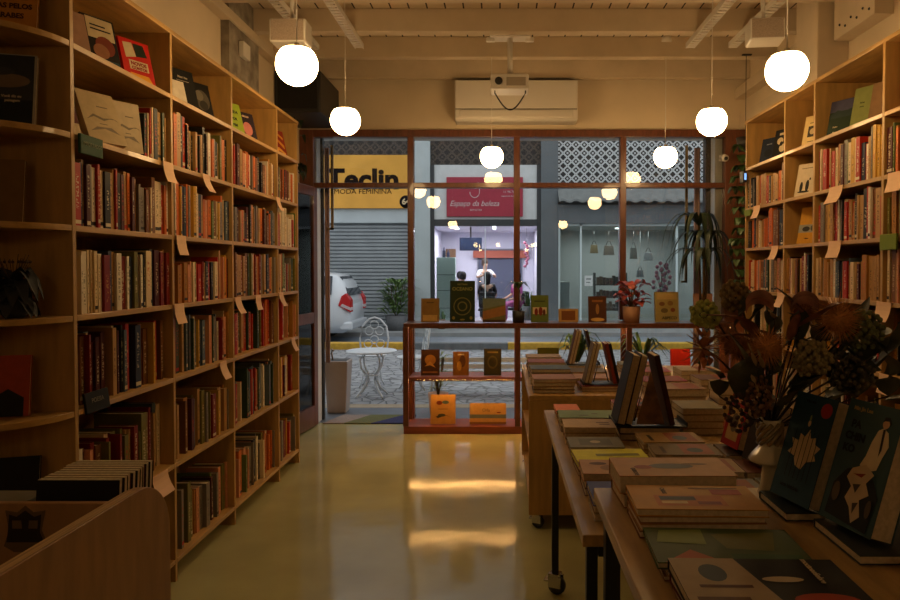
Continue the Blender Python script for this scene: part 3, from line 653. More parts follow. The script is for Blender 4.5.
facW('bright red book on the window shelf behind the table stacks', 1.71, .53, .185, .25, '#b52214', [('t', .5, .34, .1, 'república', '#d98a5a'), ('t', .6, .2, .1, 'tardia', '#d98a5a')], t=.03)
facW('cream book with animal drawings on the bottom window shelf', -.54, .07, .235, .275, '#c08e44', [('e', .35, .72, .12, .07, '#7a2c18'), ('e', .6, .74, .14, .06, '#5a6a5c'), ('p', [(.2, .25), (.5, .35), (.85, .22), (.6, .3), (.3, .2)], '#3f3a28'), ('e', .45, .3, .16, .05, '#4a4430'), ('r', .3, .5, .7, .52, '#7a5a2a')])
facW('wide cream book with a grey band on the bottom window shelf', -.115, .07, .345, .195, '#c89a54', [('r', 0, .28, 1, .46, '#6f7468'), ('r', 0, .0, 1, .1, '#8a6030'), ('t', .45, .66, .2, 'Orla', '#8a7048'), ('e', .8, .55, .06, .03, '#7a2c18')])
# ledge plants
def pot_plant(name, label, loc, pot, leaves, pm=TERRA, lm=LEAFG, stems=None, group=None):
    t = thing(name, label, 'plant', loc, group=group)
    r0, r1, h = pot
    obj('pot', G().lathe([(r0, 0), (r1, h), (r1*.9, h), (r0*.85, h*.85)], n=18), pm, t)
    obj('soil', G().lathe([(r1*.88, h*.86), (1e-5, h*.88)], n=18), SOIL, t)
    if stems: obj('stems', stems, cm('#55401f'), t)
    obj('foliage', leaves, lm, t)
    return t
rp = random.Random(11)
g = G(); st = G(); n0 = 0
for k in range(26):
    a = rp.uniform(0, 2*PI); L = rp.uniform(.05, .17); z = rp.uniform(.16, .40) - L*.4
    b = (L*.5*math.cos(a), L*.3*math.sin(a), z)
    st.tube([(0, 0, .1), (b[0]*.5, b[1]*.5, (z+.1)/2+.03), b], .003, 4)
    e = (b[0]+.12*math.cos(a), b[1]+.08*math.sin(a), z+.02+rp.uniform(-.07, .03)); m_ = ((b[0]+e[0])/2, (b[1]+e[1])/2, (b[2]+e[2])/2+.03)
    g.leaf([b, m_, e], rp.uniform(.09, .135))
REDL = M('caladium_leaf', (.70, .12, .09), .45, col2=(.34, .07, .05), scale=30)
pot_plant('caladium_plant', 'red leaved plant in a clay pot on the window ledge', (1.245, 6.62, 1.036), (.075, .085, .15), g, lm=REDL, stems=st)
g = G(); st = G()
for k in range(9):
    a = k*2.4; L = .10
    g.leaf([(0, 0, .30), (L*.6*math.cos(a), L*.4*math.sin(a), .38), (L*1.4*math.cos(a), L*math.sin(a), .33+.04*math.sin(k))], .03)
st.tube([(0, 0, .1), (.01, 0, .32)], .006, 5)
pot_plant('small_plant', 'small spindly plant in a black pot before the window mullion', (.175, 6.60, 1.036), (.055, .06, .11), g, pm=BLKPL, stems=st)
g = G(); st = G()
for s_ in range(3):
    bx, by = [(-.03, 0), (.05, .03), (.0, -.05)][s_]; hh = [.92, .76, .6][s_]
    st.tube([(bx*.4, by*.4, .1), (bx, by, hh*.6), (bx*1.2, by, hh)], .012, 6)
    for k in range(13):
        a = k*2.39+s_; L = rp.uniform(.24, .36)*(.8 if math.cos(k*2.39+s_) > 0 else 1.15)
        P = [(bx*1.2, by, hh-.02*(k % 3)), (bx+L*.45*math.cos(a), by+L*.3*math.sin(a), hh+.10), (bx+L*.85*math.cos(a), by+L*.5*math.sin(a), hh-.02), (bx+L*1.0*math.cos(a), by+L*.55*math.sin(a), hh-.24)]
        g.leaf(P, .05)
pot_plant('dracaena', 'tall dark plant with drooping strap leaves on the right of the ledge', (1.88, 6.50, 1.036), (.06, .075, .14), g, pm=BLKPL, lm=LEAFD, stems=st)
# plants on the lower window shelf, right of the centre
for i, (x, lab) in enumerate([(.74, 'arching green plant behind the display stands under the ledge'), (1.37, 'broad green plant under the ledge, right of the red wooden post'), (1.92, 'small spiky green plant beside the bright red book')]):
    g = G()
    for k in range(16 if i < 2 else 22):
        a = rp.uniform(0, 2*PI); L = rp.uniform(.22, .32) if i < 2 else rp.uniform(.08, .13); hz = rp.uniform(.24, .40) if i < 2 else .17
        g.leaf([(0, 0, .08), (L*.5*math.cos(a), L*.22*math.sin(a), hz), (L*math.cos(a), L*.32*math.sin(a), hz-.12 if i < 2 else hz+.04)], .065 if i < 2 else .014)
    pot_plant('green_plant', lab, (x, 6.68 if i < 2 else 6.72, .531), (.05, .06, .09), g, pm=TERRA, lm=LEAFG, group='green plants on the lower window shelf')
# ivy and camera at the right of the window
g = G(); st = G()
for s_ in range(3):
    x0 = [.0, .05, .09][s_]; pts = [(x0+.02*math.sin(j*1.1+s_), -.02*s_, -.09*j) for j in range(15)]; st.tube(pts, .003, 4)
    for j in range(14):
        for q in range(5):
            p = pts[j]; a = rp.uniform(0, 2*PI); L = rp.uniform(.05, .09)
            g.leaf([(p[0], p[1], p[2]), (p[0]+L*.5*math.cos(a), p[1]+L*.5*math.sin(a), p[2]+.01), (p[0]+L*math.cos(a), p[1]+L*math.sin(a), p[2]-.05)], .07)
t = thing('hanging_ivy', 'trailing ivy hanging beside the right end of the window', 'plant', (2.07, 6.1, 2.60))
obj('stems', st, cm('#3d2f18'), t); obj('foliage', g, LEAFG, t)
obj('hanging_pot', G().lathe([(.06, 0), (.08, .11), (.07, .11), (.05, .02)], n=14, X=Matrix.Translation((.06, 0, -.03))).tube([(.06, 0, .08), (.06, 0, .79)], .003, 4).box(.02, .1, -.03, .03, .785, .793), BLKPL, t)
g = G(); st = G()
for k in range(26):
    a = rp.uniform(0, 2*PI); z = rp.uniform(-.25, .25); x = .06*math.cos(a)
    g.leaf([(x, .06*math.sin(a), z), (x+.03*math.cos(a), .1*math.sin(a), z+.01), (x+.05*math.cos(a), .13*math.sin(a), z-.06)], .05)
st.tube([(0, 0, .56), (0, 0, -.2)], .004, 4)
t = thing('hanging_plant', 'small dark leafy plant hanging above the opened door leaf', 'plant', (-1.84, 6.3, 2.62))
obj('stems', st, cm('#3d2f18'), t); obj('foliage', g, LEAFD, t); obj('ceiling_hook', G().tube([(0, 0, .5), (0, 0, .755)], .005), BLACK, t)
t = thing('security_camera', 'small white security camera on the window frame', 'camera', (2.16, 6.86, 2.62))
obj('bracket', G().box(-.02, .02, -.02, .0, -.03, .03).tube([(0, -.02, 0), (0, -.08, .0)], .008), WHPL, t)
obj('body', G().lathe([(.034, 0), (.034, .07), (.02, .085)], n=14, X=Matrix.Translation((.0, -.06, 0)) @ Matrix.Rotation(R(105), 4, 'X') @ Matrix.Rotation(R(0), 4, 'Z')), WHPL, t)
obj('lens', G().lathe([(.018, .085), (.018, .09), (1e-5, .091)], n=12, X=Matrix.Translation((.0, -.06, 0)) @ Matrix.Rotation(R(105), 4, 'X')), BLKPL, t)
t = thing('card_reader', 'small black device with a blue lit face on the right bookcase', 'device', (1.93, 5.54, 2.26))
obj('body', G().box(-.03, .0, -.05, .03, -.04, .05), BLKPL, t, bevel=.004)
obj('lit_face', G().box(-.02, -.004, -.052, -.0505, -.02, .03), M('blue_screen', (.1, .2, .4), .3, emit=(.25, .5, 1), estr=1.2), t)
o = tag(obj('acrylic_sign', G().box(-.012, 0, 0, .15, 0, .08), M('lime_acrylic', (.16, .22, .02), .6, spec=.2), loc=(1.945, 3.42, 1.64), bevel=.003), 'small lime green sign clipped on the right bookcase edge', 'sign')
o = tag(obj('acrylic_sign', G().box(-.012, 0, 0, .13, 0, .05), MC['lime_acrylic'], loc=(1.945, 5.42, 1.955), bevel=.003), 'little lime green sign at the window end of the right bookcase', 'sign')

# ------------------------------------------------------------------ stacks of books on the tables
PICT = [('r', .08, .1, .92, .55, '#8c4a2c'), ('e', .4, .35, .2, .12, '#33414a'), ('r', .15, .8, .7, .86, '#3a2c20')]
def bk(w, h, t, cov, word, art=()): return (w, h, t, cov, word, art)
G2 = 'stacked books on the high near table'
z2 = TZ2
stack(.445, 1.815, z2, [bk(.16, .28, .036, '#8a6038', 'thick brown paged'), bk(.17, .295, .046, '#b98a5e', 'pale tan', [('e', .5, .5, .14, .2, '#4a4a52'), ('e', .45, .75, .1, .08, '#8c3a26'), ('e', .6, .28, .05, .12, '#6a5040'), ('t', .2, .85, .05, 'QUIXOTE', '#3a2a1c')])], 0, 'at far end of high table', G2)
stack(.45, 1.615, z2, [bk(.16, .28, .0165, '#7a4a2c', 'brown'), bk(.16, .28, .0165, '#a87a4c', 'tan'), bk(.16, .28, .0165, '#8a5a34', 'light brown'), bk(.17, .29, .018, '#c08a38', 'mustard yellow', [('r', .12, .28, .55, .82, '#b96a2c'), ('r', .18, .32, .3, .5, '#7a2a20'), ('r', .34, .5, .5, .78, '#2c3048'), ('r', .58, .1, .8, .34, '#a8402c'), ('r', .2, .58, .3, .78, '#d9c08a'), ('t', .72, .72, .05, 'CASAS', '#3a2416'), ('r', .82, .1, .86, .5, '#6a4020')])], 0, 'with picture block cover', G2)
stack(.455, 1.405, z2, [bk(.17, .28, .012, '#8c6a4c', 'brown'), bk(.17, .28, .012, '#a8906c', 'pale brown'), bk(.18, .30, .014, '#4a5a2c', 'mossy green', [('p', [(0, .55), (.35, .75), (0, .95)], '#b05a34'), ('p', [(.35, .2), (.9, .1), (.8, .55), (.4, .5)], '#6c6a2c'), ('p', [(.5, .62), (.95, .6), (.9, .9), (.55, .95)], '#7a8a3c'), ('r', .1, .05, .25, .5, '#38562c')])], 0, 'with orange triangle cover', G2)
stack(.46, 1.18, z2, [bk(.21, .29, .018, '#8c6a4c', 'brown'), bk(.21, .29, .018, '#5a1f18', 'maroon'), bk(.22, .30, .022, '#17120f', 'black and white illustrated', [('p', [(0, .45), (.3, .5), (1, .6), (1, 1), (0, 1)], '#b09a7c'), ('e', .72, .78, .16, .08, '#3f4c58'), ('r', .1, .66, .3, .95, '#6a4a34'), ('r', .45, .6, .5, .9, '#5a3222'), ('e', .25, .25, .12, .18, '#b0452c'), ('e', .6, .4, .05, .12, '#c9b79a'), ('t', .62, .18, .055, 'Sobre', '#c9b79a'), ('t', .74, .18, .055, 'os ossos', '#c9b79a'), ('t', .86, .18, .055, 'mortos', '#c9b79a')])], 0, 'at near end of high table', G2)
stack(.80, 1.725, z2, [bk(.17, .25, .020, '#27302e', 'dark green')], 0, 'beneath the blue book with drawn figure', G2)
stack(.86, 1.50, z2, [bk(.21, .27, .020, '#3a3f42', 'dark grey')], 0, 'beneath the book lettered in large capitals', G2)
stack(.93, 1.235, z2, [bk(.17, .26, .025, '#a8835a', 'tan'), bk(.17, .26, .028, '#5e120e', 'dark red')], 0, 'in near right corner, high table', G2)
cover_book('dark teal book with a pale flower drawing leaning on the high table', .145, .265, .035, (.685, 1.765, .973), R(194), 18, '#24465a', [('p', [(.42, .32), (.58, .30), (.66, .38), (.86, .42), (.80, .47), (.90, .54), (.76, .56), (.74, .62), (.62, .60), (.56, .68), (.48, .60), (.36, .62), (.34, .55), (.18, .56), (.26, .48), (.16, .42), (.34, .40)], '#d2bc94'),
    ('e', .5, .73, .035, .03, '#d2bc94'), ('e', .5, .78, .02, .03, '#8a9a6a')] + [('r', .24+.11*k, .2, .255+.11*k, .66, '#10202a') for k in range(6)] + [('e', .82, .88, .13, .07, '#a8301f'), ('t', .45, .12, .05, 'uma história', '#0c151b'), ('t', .42, .93, .04, 'Marcela', '#0c151b')], 'books leaning on the high table')
cover_book('slate blue book with dark PACHINKO capitals leaning on the high table', .155, .275, .058, (.722, 1.575, .973), R(194), 18, '#35525a', [('t', .24, .80, .085, 'PA', '#0a1013'), ('t', .28, .70, .085, 'CHIN', '#0a1013'), ('t', .22, .60, .085, 'KO', '#0a1013'), ('t', .3, .93, .045, 'Min Jin Lee', '#a08a54'),
    ('p', [(.1, .05), (.9, .02), (.95, .3), (.8, .42), (.55, .5), (.3, .44), (.12, .3)], '#1b2225'),
    ('p', [(.66, .80), (.74, .83), (.84, .80), (.90, .70), (.84, .60), (.80, .50), (.62, .46), (.50, .50), (.56, .58), (.60, .70)], '#d8c6a2'),
    ('e', .76, .865, .06, .04, '#c9a27c'), ('p', [(.70, .87), (.72, .915), (.80, .92), (.85, .88), (.84, .85), (.80, .89), (.73, .885)], '#120e0c'), ('p', [(.74, .82), (.78, .82), (.80, .66), (.77, .60)], '#2a2320'),
    ('p', [(.40, .46), (.62, .52), (.80, .46), (.70, .38), (.80, .30), (.66, .24), (.74, .12), (.62, .05), (.52, .16), (.40, .22), (.46, .32), (.34, .38)], '#cbb594'),
    ('p', [(.44, .42), (.66, .45), (.60, .41)], '#8c3a2a'), ('p', [(.48, .34), (.62, .36), (.56, .28)], '#4a4038'), ('p', [(.56, .2), (.66, .22), (.6, .12)], '#4a4038'), ('e', .22, .24, .07, .08, '#5a4c3e'), ('e', .85, .2, .05, .07, '#5a4c3e')], 'books leaning on the high table')

G1 = 'stacked books on the middle table'
z1 = TZ1
S1 = [(3.50, .05, '#dc7428', 'bright orange', .12, []), (3.27, .065, '#71854f', 'sage green', .28, [('e', .3, .6, .04, .1, '#4a2a20'), ('e', .5, .4, .04, .06, '#4a2a20')]),
      (3.03, .075, '#b99a6c', 'cream', .22, [('r', .3, .1, .4, .3, '#6a4a30'), ('r', .5, .1, .6, .35, '#6a4a30')]), (2.80, .05, '#77715f', 'grey brown', .215, [('r', .2, .2, .8, .8, '#5c5a4a'), ('e', .5, .5, .12, .1, '#b0a080')]),
      (2.585, .055, '#d2cc1e', 'acid yellow', .27, [('r', .4, .1, .6, .7, '#7a7a20')]), (2.36, .075, '#b58a68', 'pinkish brown', .30, [('e', .5, .3, .2, .12, '#7a4a38'), ('e', .4, .65, .2, .14, '#8c6a50'), ('e', .7, .8, .1, .1, '#5a3a2c')]),
      (2.13, .07, '#36408a', 'indigo', .25, [('t', .5, .6, .1, 'ensaio', '#a09a98'), ('r', .3, .3, .34, .8, '#8a8894')])]
for i, (yy, hh, cv, wd, ln, ar) in enumerate(S1):
    n = 3; its = []
    for k in range(n-1):
        c_ = RS.choice([('#8c6a48', 'brown'), ('#b09468', 'tan'), ('#6a4a34', 'dark brown'), ('#a9a08c', 'grey')]); its.append(bk(.165, ln-.01, hh/n, c_[0], c_[1]))
    its.append(bk(.17, ln, hh/n, cv, wd, ar))
    stack(.275+ln/2, yy, z1, its, 0, f"with {wd} cover, caster table's left side", G1)
S1b = [(3.57, .06, '#8a3a2a', 'brick red'), (2.88, .05, '#a08050', 'ochre'), (2.65, .06, '#6e5a3c', 'khaki'), (2.42, .065, '#9a7a54', 'light brown'), (2.19, .06, '#716a66', 'warm grey')]
for i, (yy, hh, cv, wd) in enumerate(S1b):
    its = [bk(.165, .24, hh/3, RS.choice(['#8c6a48', '#b09468', '#6a4a34']), 'brown paged') for k in range(2)] + [bk(.17, .25, hh/3, cv, wd, PICT)]
    stack(.70, yy, z1, its, 0, f"with {wd} cover, caster table's inner side", G1)
stack(.655, 3.12, z1, [bk(.2, .26, .028, '#3a2c1e', 'dark brown'), bk(.2, .26, .028, '#221c16', 'blackish')], 0, 'beneath the large black easel', G1)

def easel(x, y, z, w, h, left, right, label, panel=None):
    """A black stand with books leaning from both sides; left and right are lists of (thickness, cover, words)"""
    t = thing('book_easel', label, 'stand', (x, y, z), group='black book easels')
    hw = h*.225+.010; ob = hw+max(sum(a[0] for a in left), sum(a[0] for a in right))
    obj('base_tray', G().box(-ob-.012, ob+.012, -w/2, w/2, .001, .007), BLKPL, t, bevel=.001)
    for q in (-1, 1): obj('lip', G().box(q*(ob+.010)-.002, q*(ob+.010)+.002, -w/2, w/2, .007, .022), BLKPL, t)
    obj('support_frame', G().tube([(-h*.185, 0, .011), (-.002, 0, h*.74), (h*.185, 0, .011)], .004), BLACK, t)
    if panel: obj('picture_panel', G().prism([(-h*.2, .012), (h*.2, .012), (0, h*.78)], 'xz', -w*.40, -w*.38), panel, t)
    for side, lst in ((-1, left), (1, right)):
        off = .0
        for k, (th, cv, words, art) in enumerate(reversed(lst)):
            off += th
            X = x + side*(hw + off*1.04); lean = 13
            if side < 0: cover_book(words, w*.96, h, th-.001, (X, y+w*.48, z+.008), R(180), lean, cv, art, 'books leaning on easels')
            else: cover_book(words, w*.96, h, th-.001, (X, y-w*.48, z+.008), 0, lean, cv, art, 'books leaning on easels')
easel(.655, 3.10, .858, .17, .31, [(.036, '#1c1512', 'black covered thick book, outer left on the large easel', ()), (.030, '#2a2348', 'violet blue book, inner left on the large easel', ())],
      [(.024, '#4a2418', 'brown picture book on the right slope of the large easel', ())], 'large black easel holding books on the caster table', M('picture_print', (.30, .16, .08), .5, col2=(.12, .07, .05), scale=18))
easel(.625, 4.32, .835, .15, .25, [(.022, '#6a5a3c', 'khaki book, outer left on the front cart easel', ()), (.020, '#8a6a44', 'tan book, inner left on the front cart easel', ())],
      [(.018, '#27221c', 'black book, inner right on the front cart easel', ()), (.022, '#8c3a26', 'brick red book, outer right on the front cart easel', ())], 'black easel at the front of the wooden cart')
easel(.615, 5.20, .835, .15, .25, [(.022, '#5a3a26', 'dark brown book, outer left on the rear cart easel', ()), (.020, '#96744a', 'light brown book, inner left on the rear cart easel', ())],
      [(.020, '#3a2a20', 'brown book on the right slope of the rear cart easel', ())], 'black easel at the window end of the cart')
# leaning books behind the flower vase
stack(.91, 3.22, z1, [bk(.2, .19, .03, c_, w_) for c_, w_ in (('#a08448', 'ochre'), ('#8c6a48', 'brown'), ('#b09468', 'tan'), ('#7a6a3c', 'olive brown'))], 0, 'right of the large easel on the caster table', G1)
for yy, w_, c_ in ((2.66, 'dark brown', '#4a3424'), (2.44, 'chestnut', '#6a3a24'), (2.22, 'greyish', '#6a665c')): stack(.925, yy, z1, [bk(.17, .17, .055, c_, w_)], 0, 'beneath a leaning book on the caster table', G1)
cover_book('leaning red book with a pale framed picture on the caster table', .13, .205, .045, (.862, 2.725, .857), R(190), 16, '#9c2018', [('r', .18, .12, .82, .75, '#b0925c'), ('e', .5, .45, .2, .18, '#6a5a44'), ('t', .5, .86, .08, 'CIRCO', '#c9a070')], 'books leaning behind the flower vase')
cover_book('dark brown leaning book beside the red framed one', .14, .22, .05, (.868, 2.50, .857), R(190), 16, '#2c1e16', (), 'books leaning behind the flower vase')
cover_book('tan leaning book closest to the vase on the caster table', .14, .215, .04, (.872, 2.28, .857), R(190), 16, '#6e5436', (), 'books leaning behind the flower vase')

GCt = 'stacked books on the wooden cart'
for i, (yy, hh, cv, wd) in enumerate([(4.27, .085, '#9a6a48', 'reddish tan'), (4.58, .10, '#4a5254', 'slate grey'), (4.90, .10, '#8a4a34', 'rust brown'), (5.22, .095, '#a88c6a', 'beige')]):
    its = [bk(.2, .25, hh/4, RS.choice(['#8c6a48', '#b09468', '#6a4a34', '#3a2c22', '#a0512e']), 'brown paged') for k in range(3)] + [bk(.2, .255, hh/4, cv, wd)]
    stack(.325, yy, TZC, its, 0, f'of the {wd} cover on the cart', GCt)
for i, (yy, cv, wd) in enumerate([(4.32, '#7a2c22', 'dark red'), (4.62, '#a47a58', 'dusty pink'), (4.90, '#6a5a44', 'drab brown'), (5.20, '#8a9296', 'pale grey')]):
    stack(.615, yy, TZC, [bk(.2, .25, .017, '#8a6a48', 'brown'), bk(.2, .25, .017, cv, wd)], 0, f'of the {wd} cover on the cart', GCt)
cover_book('olive book standing upright at the window end of the cart', .165, .13, .02, (.29, 5.375, .802), R(-90), 8, '#6f6c20', [('r', .3, .6, .8, .64, '#3f3c18'), ('e', .4, .2, .2, .1, '#8a4020')], GCt)
G4 = 'stacked books on the dark table beside the cart'
for i, (xx, yy, hh, cv, wd) in enumerate([(1.03, 4.05, .09, '#8c6a44', 'golden brown'), (1.03, 4.45, .07, '#8e3434', 'crimson'), (1.03, 4.85, .07, '#a0403c', 'coral red'), (1.03, 5.25, .06, '#5a5a4a', 'grey green'),
        (1.38, 4.05, .11, '#a08448', 'dull yellow'), (1.38, 4.45, .08, '#6a4a3a', 'coffee brown'), (1.38, 4.9, .07, '#b09a7a', 'sand')]):
    its = [bk(.22, .27, hh/2, RS.choice(['#8c6a48', '#b09468', '#6a4a34']), 'brown paged'), bk(.22, .275, hh/2, cv, wd, PICT[:1])]
    stack(xx, yy, .775, its, 0, f'of the {wd} cover on the dark table', G4)

# ------------------------------------------------------------------ flower vase
t = thing('flower_vase', 'large dried flower arrangement in a cream mushroom shaped vase', 'flowers', (.715, 1.845, TZ2+.001))
obj('vase', G().lathe([(.028, 0), (.030, .005), (.022, .03), (.019, .07), (.02, .085), (.052, .088), (.054, .094), (.045, .108), (.03, .125), (.02, .14), (.024, .185), (.03, .20), (.026, .20), (.02, .19)], n=28), CREAM, t)
g = G()
for k in range(9):
    a = 2*PI*k/9; pts = [(.03*math.cos(a+j*.35), .03*math.sin(a+j*.35), .135+.011*j) for j in range(6)]; g.tube(pts, .006, 6)
obj('twisted_handles', g, M('gold_glaze', (.28, .20, .09), .2, coat=.6), t)
rp = random.Random(5)
def P(px, py, dy=0):   # head position inside the arrangement, local
    Yv = 1.845+dy; return ((px-500)/700*Yv - .715, dy, 1.55-(py-271)/700*Yv - TZ2)
heads = []
st = G()
def stem(p, r=.003): st.tube([(0, 0, .17), (p[0]*.25, p[1]*.3, .17+(p[2]-.17)*.45), (p[0]*.8, p[1]*.85, p[2]-.02), p], r, 5)
SPK = M('pincushion_orange', (.60, .26, .07), .7, var=.3, scale=60); SPK2 = M('pincushion_brown', (.36, .15, .06), .8, var=.4, scale=60)
def spiky(p, r, mat, n=260, name='pincushion_flower'):
    g = G(); g.ball(p, r*.5, 10)
    for k in range(n):
        z = 1-2*(k+.5)/n; a = k*2.39996; q = math.sqrt(1-z*z); d = Vector((q*math.cos(a), q*math.sin(a), z)); e = Vector(p)+d*r*rp.uniform(.85, 1.1)
        u = d.cross(Vector((.3, .2, 1))).normalized()*.0016; b = Vector(p)+d*r*.35; w_ = d.cross(u)
        g.add([b-u, b+u, b+w_*1.2, e], [(0, 1, 3), (1, 2, 3), (2, 0, 3)])
    stem(p); obj(name, g, mat, t)
spiky(P(768, 350, -.10), .058, SPK); spiky(P(838, 322, -.05), .075, SPK); spiky(P(738, 350, .0), .05, SPK2); spiky(P(805, 318, .05), .045, SPK2); spiky(P(726, 338, .08), .04, SPK2, 160)
g = G(); p = P(703, 352, -.02)
for k in range(22):
    a = k*2.4; L = rp.uniform(.05, .075); g.leaf([p, (p[0]+L*.5*math.cos(a), p[1]+rp.uniform(-.03, 0), p[2]+L*.5*math.sin(a)), (p[0]+L*math.cos(a), p[1]+rp.uniform(-.03, .02), p[2]+L*math.sin(a))], .02)
stem(p); obj('star_flower', g, M('dry_petals', (.60, .22, .06), .7, var=.4), t)
for (px, py, dy, R0, nb, rr, col) in [(812, 362, -.06, .05, 150, .0075, (.16, .13, .06)), (860, 335, .02, .06, 120, .008, (.09, .10, .035)), (735, 300, .10, .045, 70, .008, (.12, .08, .03)), (705, 318, .05, .04, 60, .008, (.22, .24, .06)), (742, 415, -.04, .045, 70, .006, (.03, .015, .01)), (760, 400, -.07, .04, 70, .006, (.10, .05, .02)), (850, 375, .0, .06, 90, .008, (.05, .04, .02))]:
    g = G(); p = P(px, py, dy)
    for k in range(nb):
        z = 1-2*(k+.5)/nb; a = k*2.39996; q = math.sqrt(1-z*z); s = R0*rp.uniform(.6, 1); g.ball((p[0]+q*math.cos(a)*s, p[1]+q*math.sin(a)*s, p[2]+z*s*(1.4 if py > 390 else 1)), rr, 6)
    stem(p); obj('flower_cluster', g, M(f'cluster_{px}', tuple(2.2*c for c in col), .7, var=.4, scale=50), t)
DL = M('dry_dark_leaf', (.07, .075, .04), .5, var=.5, scale=20); BR = M('dry_bract', (.32, .12, .07), .5, var=.5, scale=25)
g = G(); gb = G()
for (x0, y0, x1, y1, w, dy, which) in [(745, 405, 728, 335, .09, -.06, 0), (760, 400, 768, 360, .06, -.02, 0), (800, 345, 772, 288, .05, .0, 0), (860, 400, 845, 350, .09, .05, 0), (840, 385, 890, 340, .08, 0, 0), (800, 400, 812, 350, .1, .02, 0),
        (790, 400, 830, 370, .09, -.02, 0), (870, 380, 905, 320, .06, .05, 0), (720, 400, 700, 370, .05, .04, 0), (830, 350, 870, 300, .05, .1, 0), (755, 340, 700, 318, .05, -.03, 1), (765, 345, 690, 345, .035, .0, 1), (790, 345, 788, 300, .04, -.03, 1),
        (800, 330, 845, 305, .05, -.08, 1), (845, 345, 800, 300, .04, .02, 1), (745, 330, 760, 300, .03, .1, 0), (735, 330, 745, 290, .05, .12, 0), (770, 330, 735, 290, .03, .1, 0), (890, 400, 870, 350, .08, .08, 0), (820, 410, 860, 390, .08, .03, 0), (780, 415, 800, 375, .07, .0, 0)]:
    a = P(x0, y0, dy*.5); b = P(x1, y1, dy); m_ = ((a[0]+b[0])/2+.015, (a[1]+b[1])/2-.03, (a[2]+b[2])/2+.02)
    (gb if which else g).leaf([a, ((a[0]+m_[0])/2, (a[1]+m_[1])/2-.01, (a[2]+m_[2])/2), m_, b], w, fold=.4); st.tube([(0, 0, .17), (a[0]*.5, a[1]*.5, (a[2]+.17)/2), a], .002, 4)
for k in range(46):
    a = P(rp.uniform(745, 885), rp.uniform(325, 405), rp.uniform(-.02, .12)); an = rp.uniform(0, 2*PI); L = rp.uniform(.05, .09)
    b = (a[0]+L*math.cos(an), a[1]+L*.4*math.sin(an*2), a[2]+L*math.sin(an)); g.leaf([a, ((a[0]+b[0])/2, (a[1]+b[1])/2-.02, (a[2]+b[2])/2), b], rp.uniform(.03, .05), fold=.4)
for k in range(9):
    c = P(rp.choice([782, 805, 760]), rp.uniform(300, 330), rp.uniform(-.05, .05)); pts = [(c[0]+.035*math.cos(q*.55), c[1], c[2]+.03*math.sin(q*.55)) for q in range(7)]
    if k < 4: gb.leaf(pts, .022, ref=(0, 1, 0))
obj('dark_leaves', g, DL, t); obj('curled_bracts', gb, BR, t)
g = G()
for (x0, y0, x1, y1) in [(757, 370, 748, 345), (764, 372, 758, 352), (752, 378, 760, 398), (775, 322, 768, 312)]:
    g = G().leaf([P(x0, y0, -.12), P((x0+x1)/2, (y0+y1)/2, -.135), P(x1, y1, -.125)], .014)
    obj('pale_bract', g, cm('#a08a68'), t)
    st.tube([(0, 0, .17), P(x0, y0, -.12)], .0015, 4)
obj('stems', st, cm('#2f2416'), t)

# ------------------------------------------------------------------ paper tags on the shelf edges
def PX(px, py, X):
    p = R(1.35); u = (px-500)/700; v = -(py-284.5)/700
    d = (u, math.cos(p)+v*math.sin(p), -math.sin(p)+v*math.cos(p)); s = X/d[0]
    return d[1]*s, 1.55+d[2]*s
ORD = ['first', 'second', 'third', 'fourth', 'fifth', 'sixth', 'seventh', 'eighth', 'ninth', 'tenth', 'eleventh', 'twelfth', 'thirteenth', 'fourteenth', 'fifteenth', 'sixteenth', 'seventeenth', 'eighteenth', 'nineteenth', 'twentieth', 'twenty-first', 'twenty-second', 'twenty-third', 'twenty-fourth', 'twenty-fifth', 'twenty-sixth', 'twenty-seventh', 'twenty-eighth', 'twenty-ninth', 'thirtieth', 'thirty-first', 'thirty-second', 'thirty-third', 'thirty-fourth', 'thirty-fifth', 'thirty-sixth', 'thirty-seventh', 'thirty-eighth', 'thirty-ninth', 'fortieth']
LB = ['nearest bay', 'second bay from the door', 'third', 'window bay']
def tags(side, pxs, X, lv):
    byrow = {}
    for (px, py, w) in pxs:
        y, z = PX(px, py, X); lev = min(lv, key=lambda q: abs(q-z)); byrow.setdefault(lev, []).append((y, w))
    for lev, L in byrow.items():
        row = ORD[len(lv)-1-lv.index(lev)-1] if lev != lv[-1] else 'top'
        L.sort(reverse=True)
        for i, (y, w) in enumerate(L):
            s = 1 if side == 'left' else -1; g = G(); h = .085; k = w*.68; fl = RS.uniform(.5, 1.1)
            prof = [(-.006*s, .0125), (.0015*s, .0125), (.003*s, -.01), (.008*s*fl, -.03), (.018*s*fl, -.055), (.036*s*fl, -h)]
            vs = []
            for (a, b) in prof: vs += [(a, -k, b), (a, k, b)]
            for (a, b) in prof: vs += [(a-.0008*s, -k, b-.0006), (a-.0008*s, k, b-.0006)]
            n = len(prof)*2; fs = [(2*j, 2*j+1, 2*j+3, 2*j+2) for j in range(len(prof)-1)] + [(n+2*j, n+2*j+2, n+2*j+3, n+2*j+1) for j in range(len(prof)-1)]
            fs += [(2*j, 2*j+2, n+2*j+2, n+2*j) for j in range(len(prof)-1)] + [(2*j+1, n+2*j+1, n+2*j+3, 2*j+3) for j in range(len(prof)-1)] + [(0, n, n+1, 1), (n-2, n-1, 2*n-1, 2*n-2)]
            g.add(vs, fs)
            pos = f'{ORD[i]} tag from the window' if len(L) > 1 else 'only tag'
            tag(obj('shelf_tag', g, TAG, loc=(X, y, lev)), f'beige paper {pos} on the {row} shelf down, {side} bookcase', 'tag', f'paper tags on the {side} bookcase')
tags('left', [(168, 166, .075), (206, 181, .065), (181, 240, .075), (179, 308, .075), (238, 300, .07), (258, 298, .07), (281, 296, .07), (223, 364, .07), (293, 336, .07), (278, 205, .06), (160, 468, .11)], -1.592, LV)
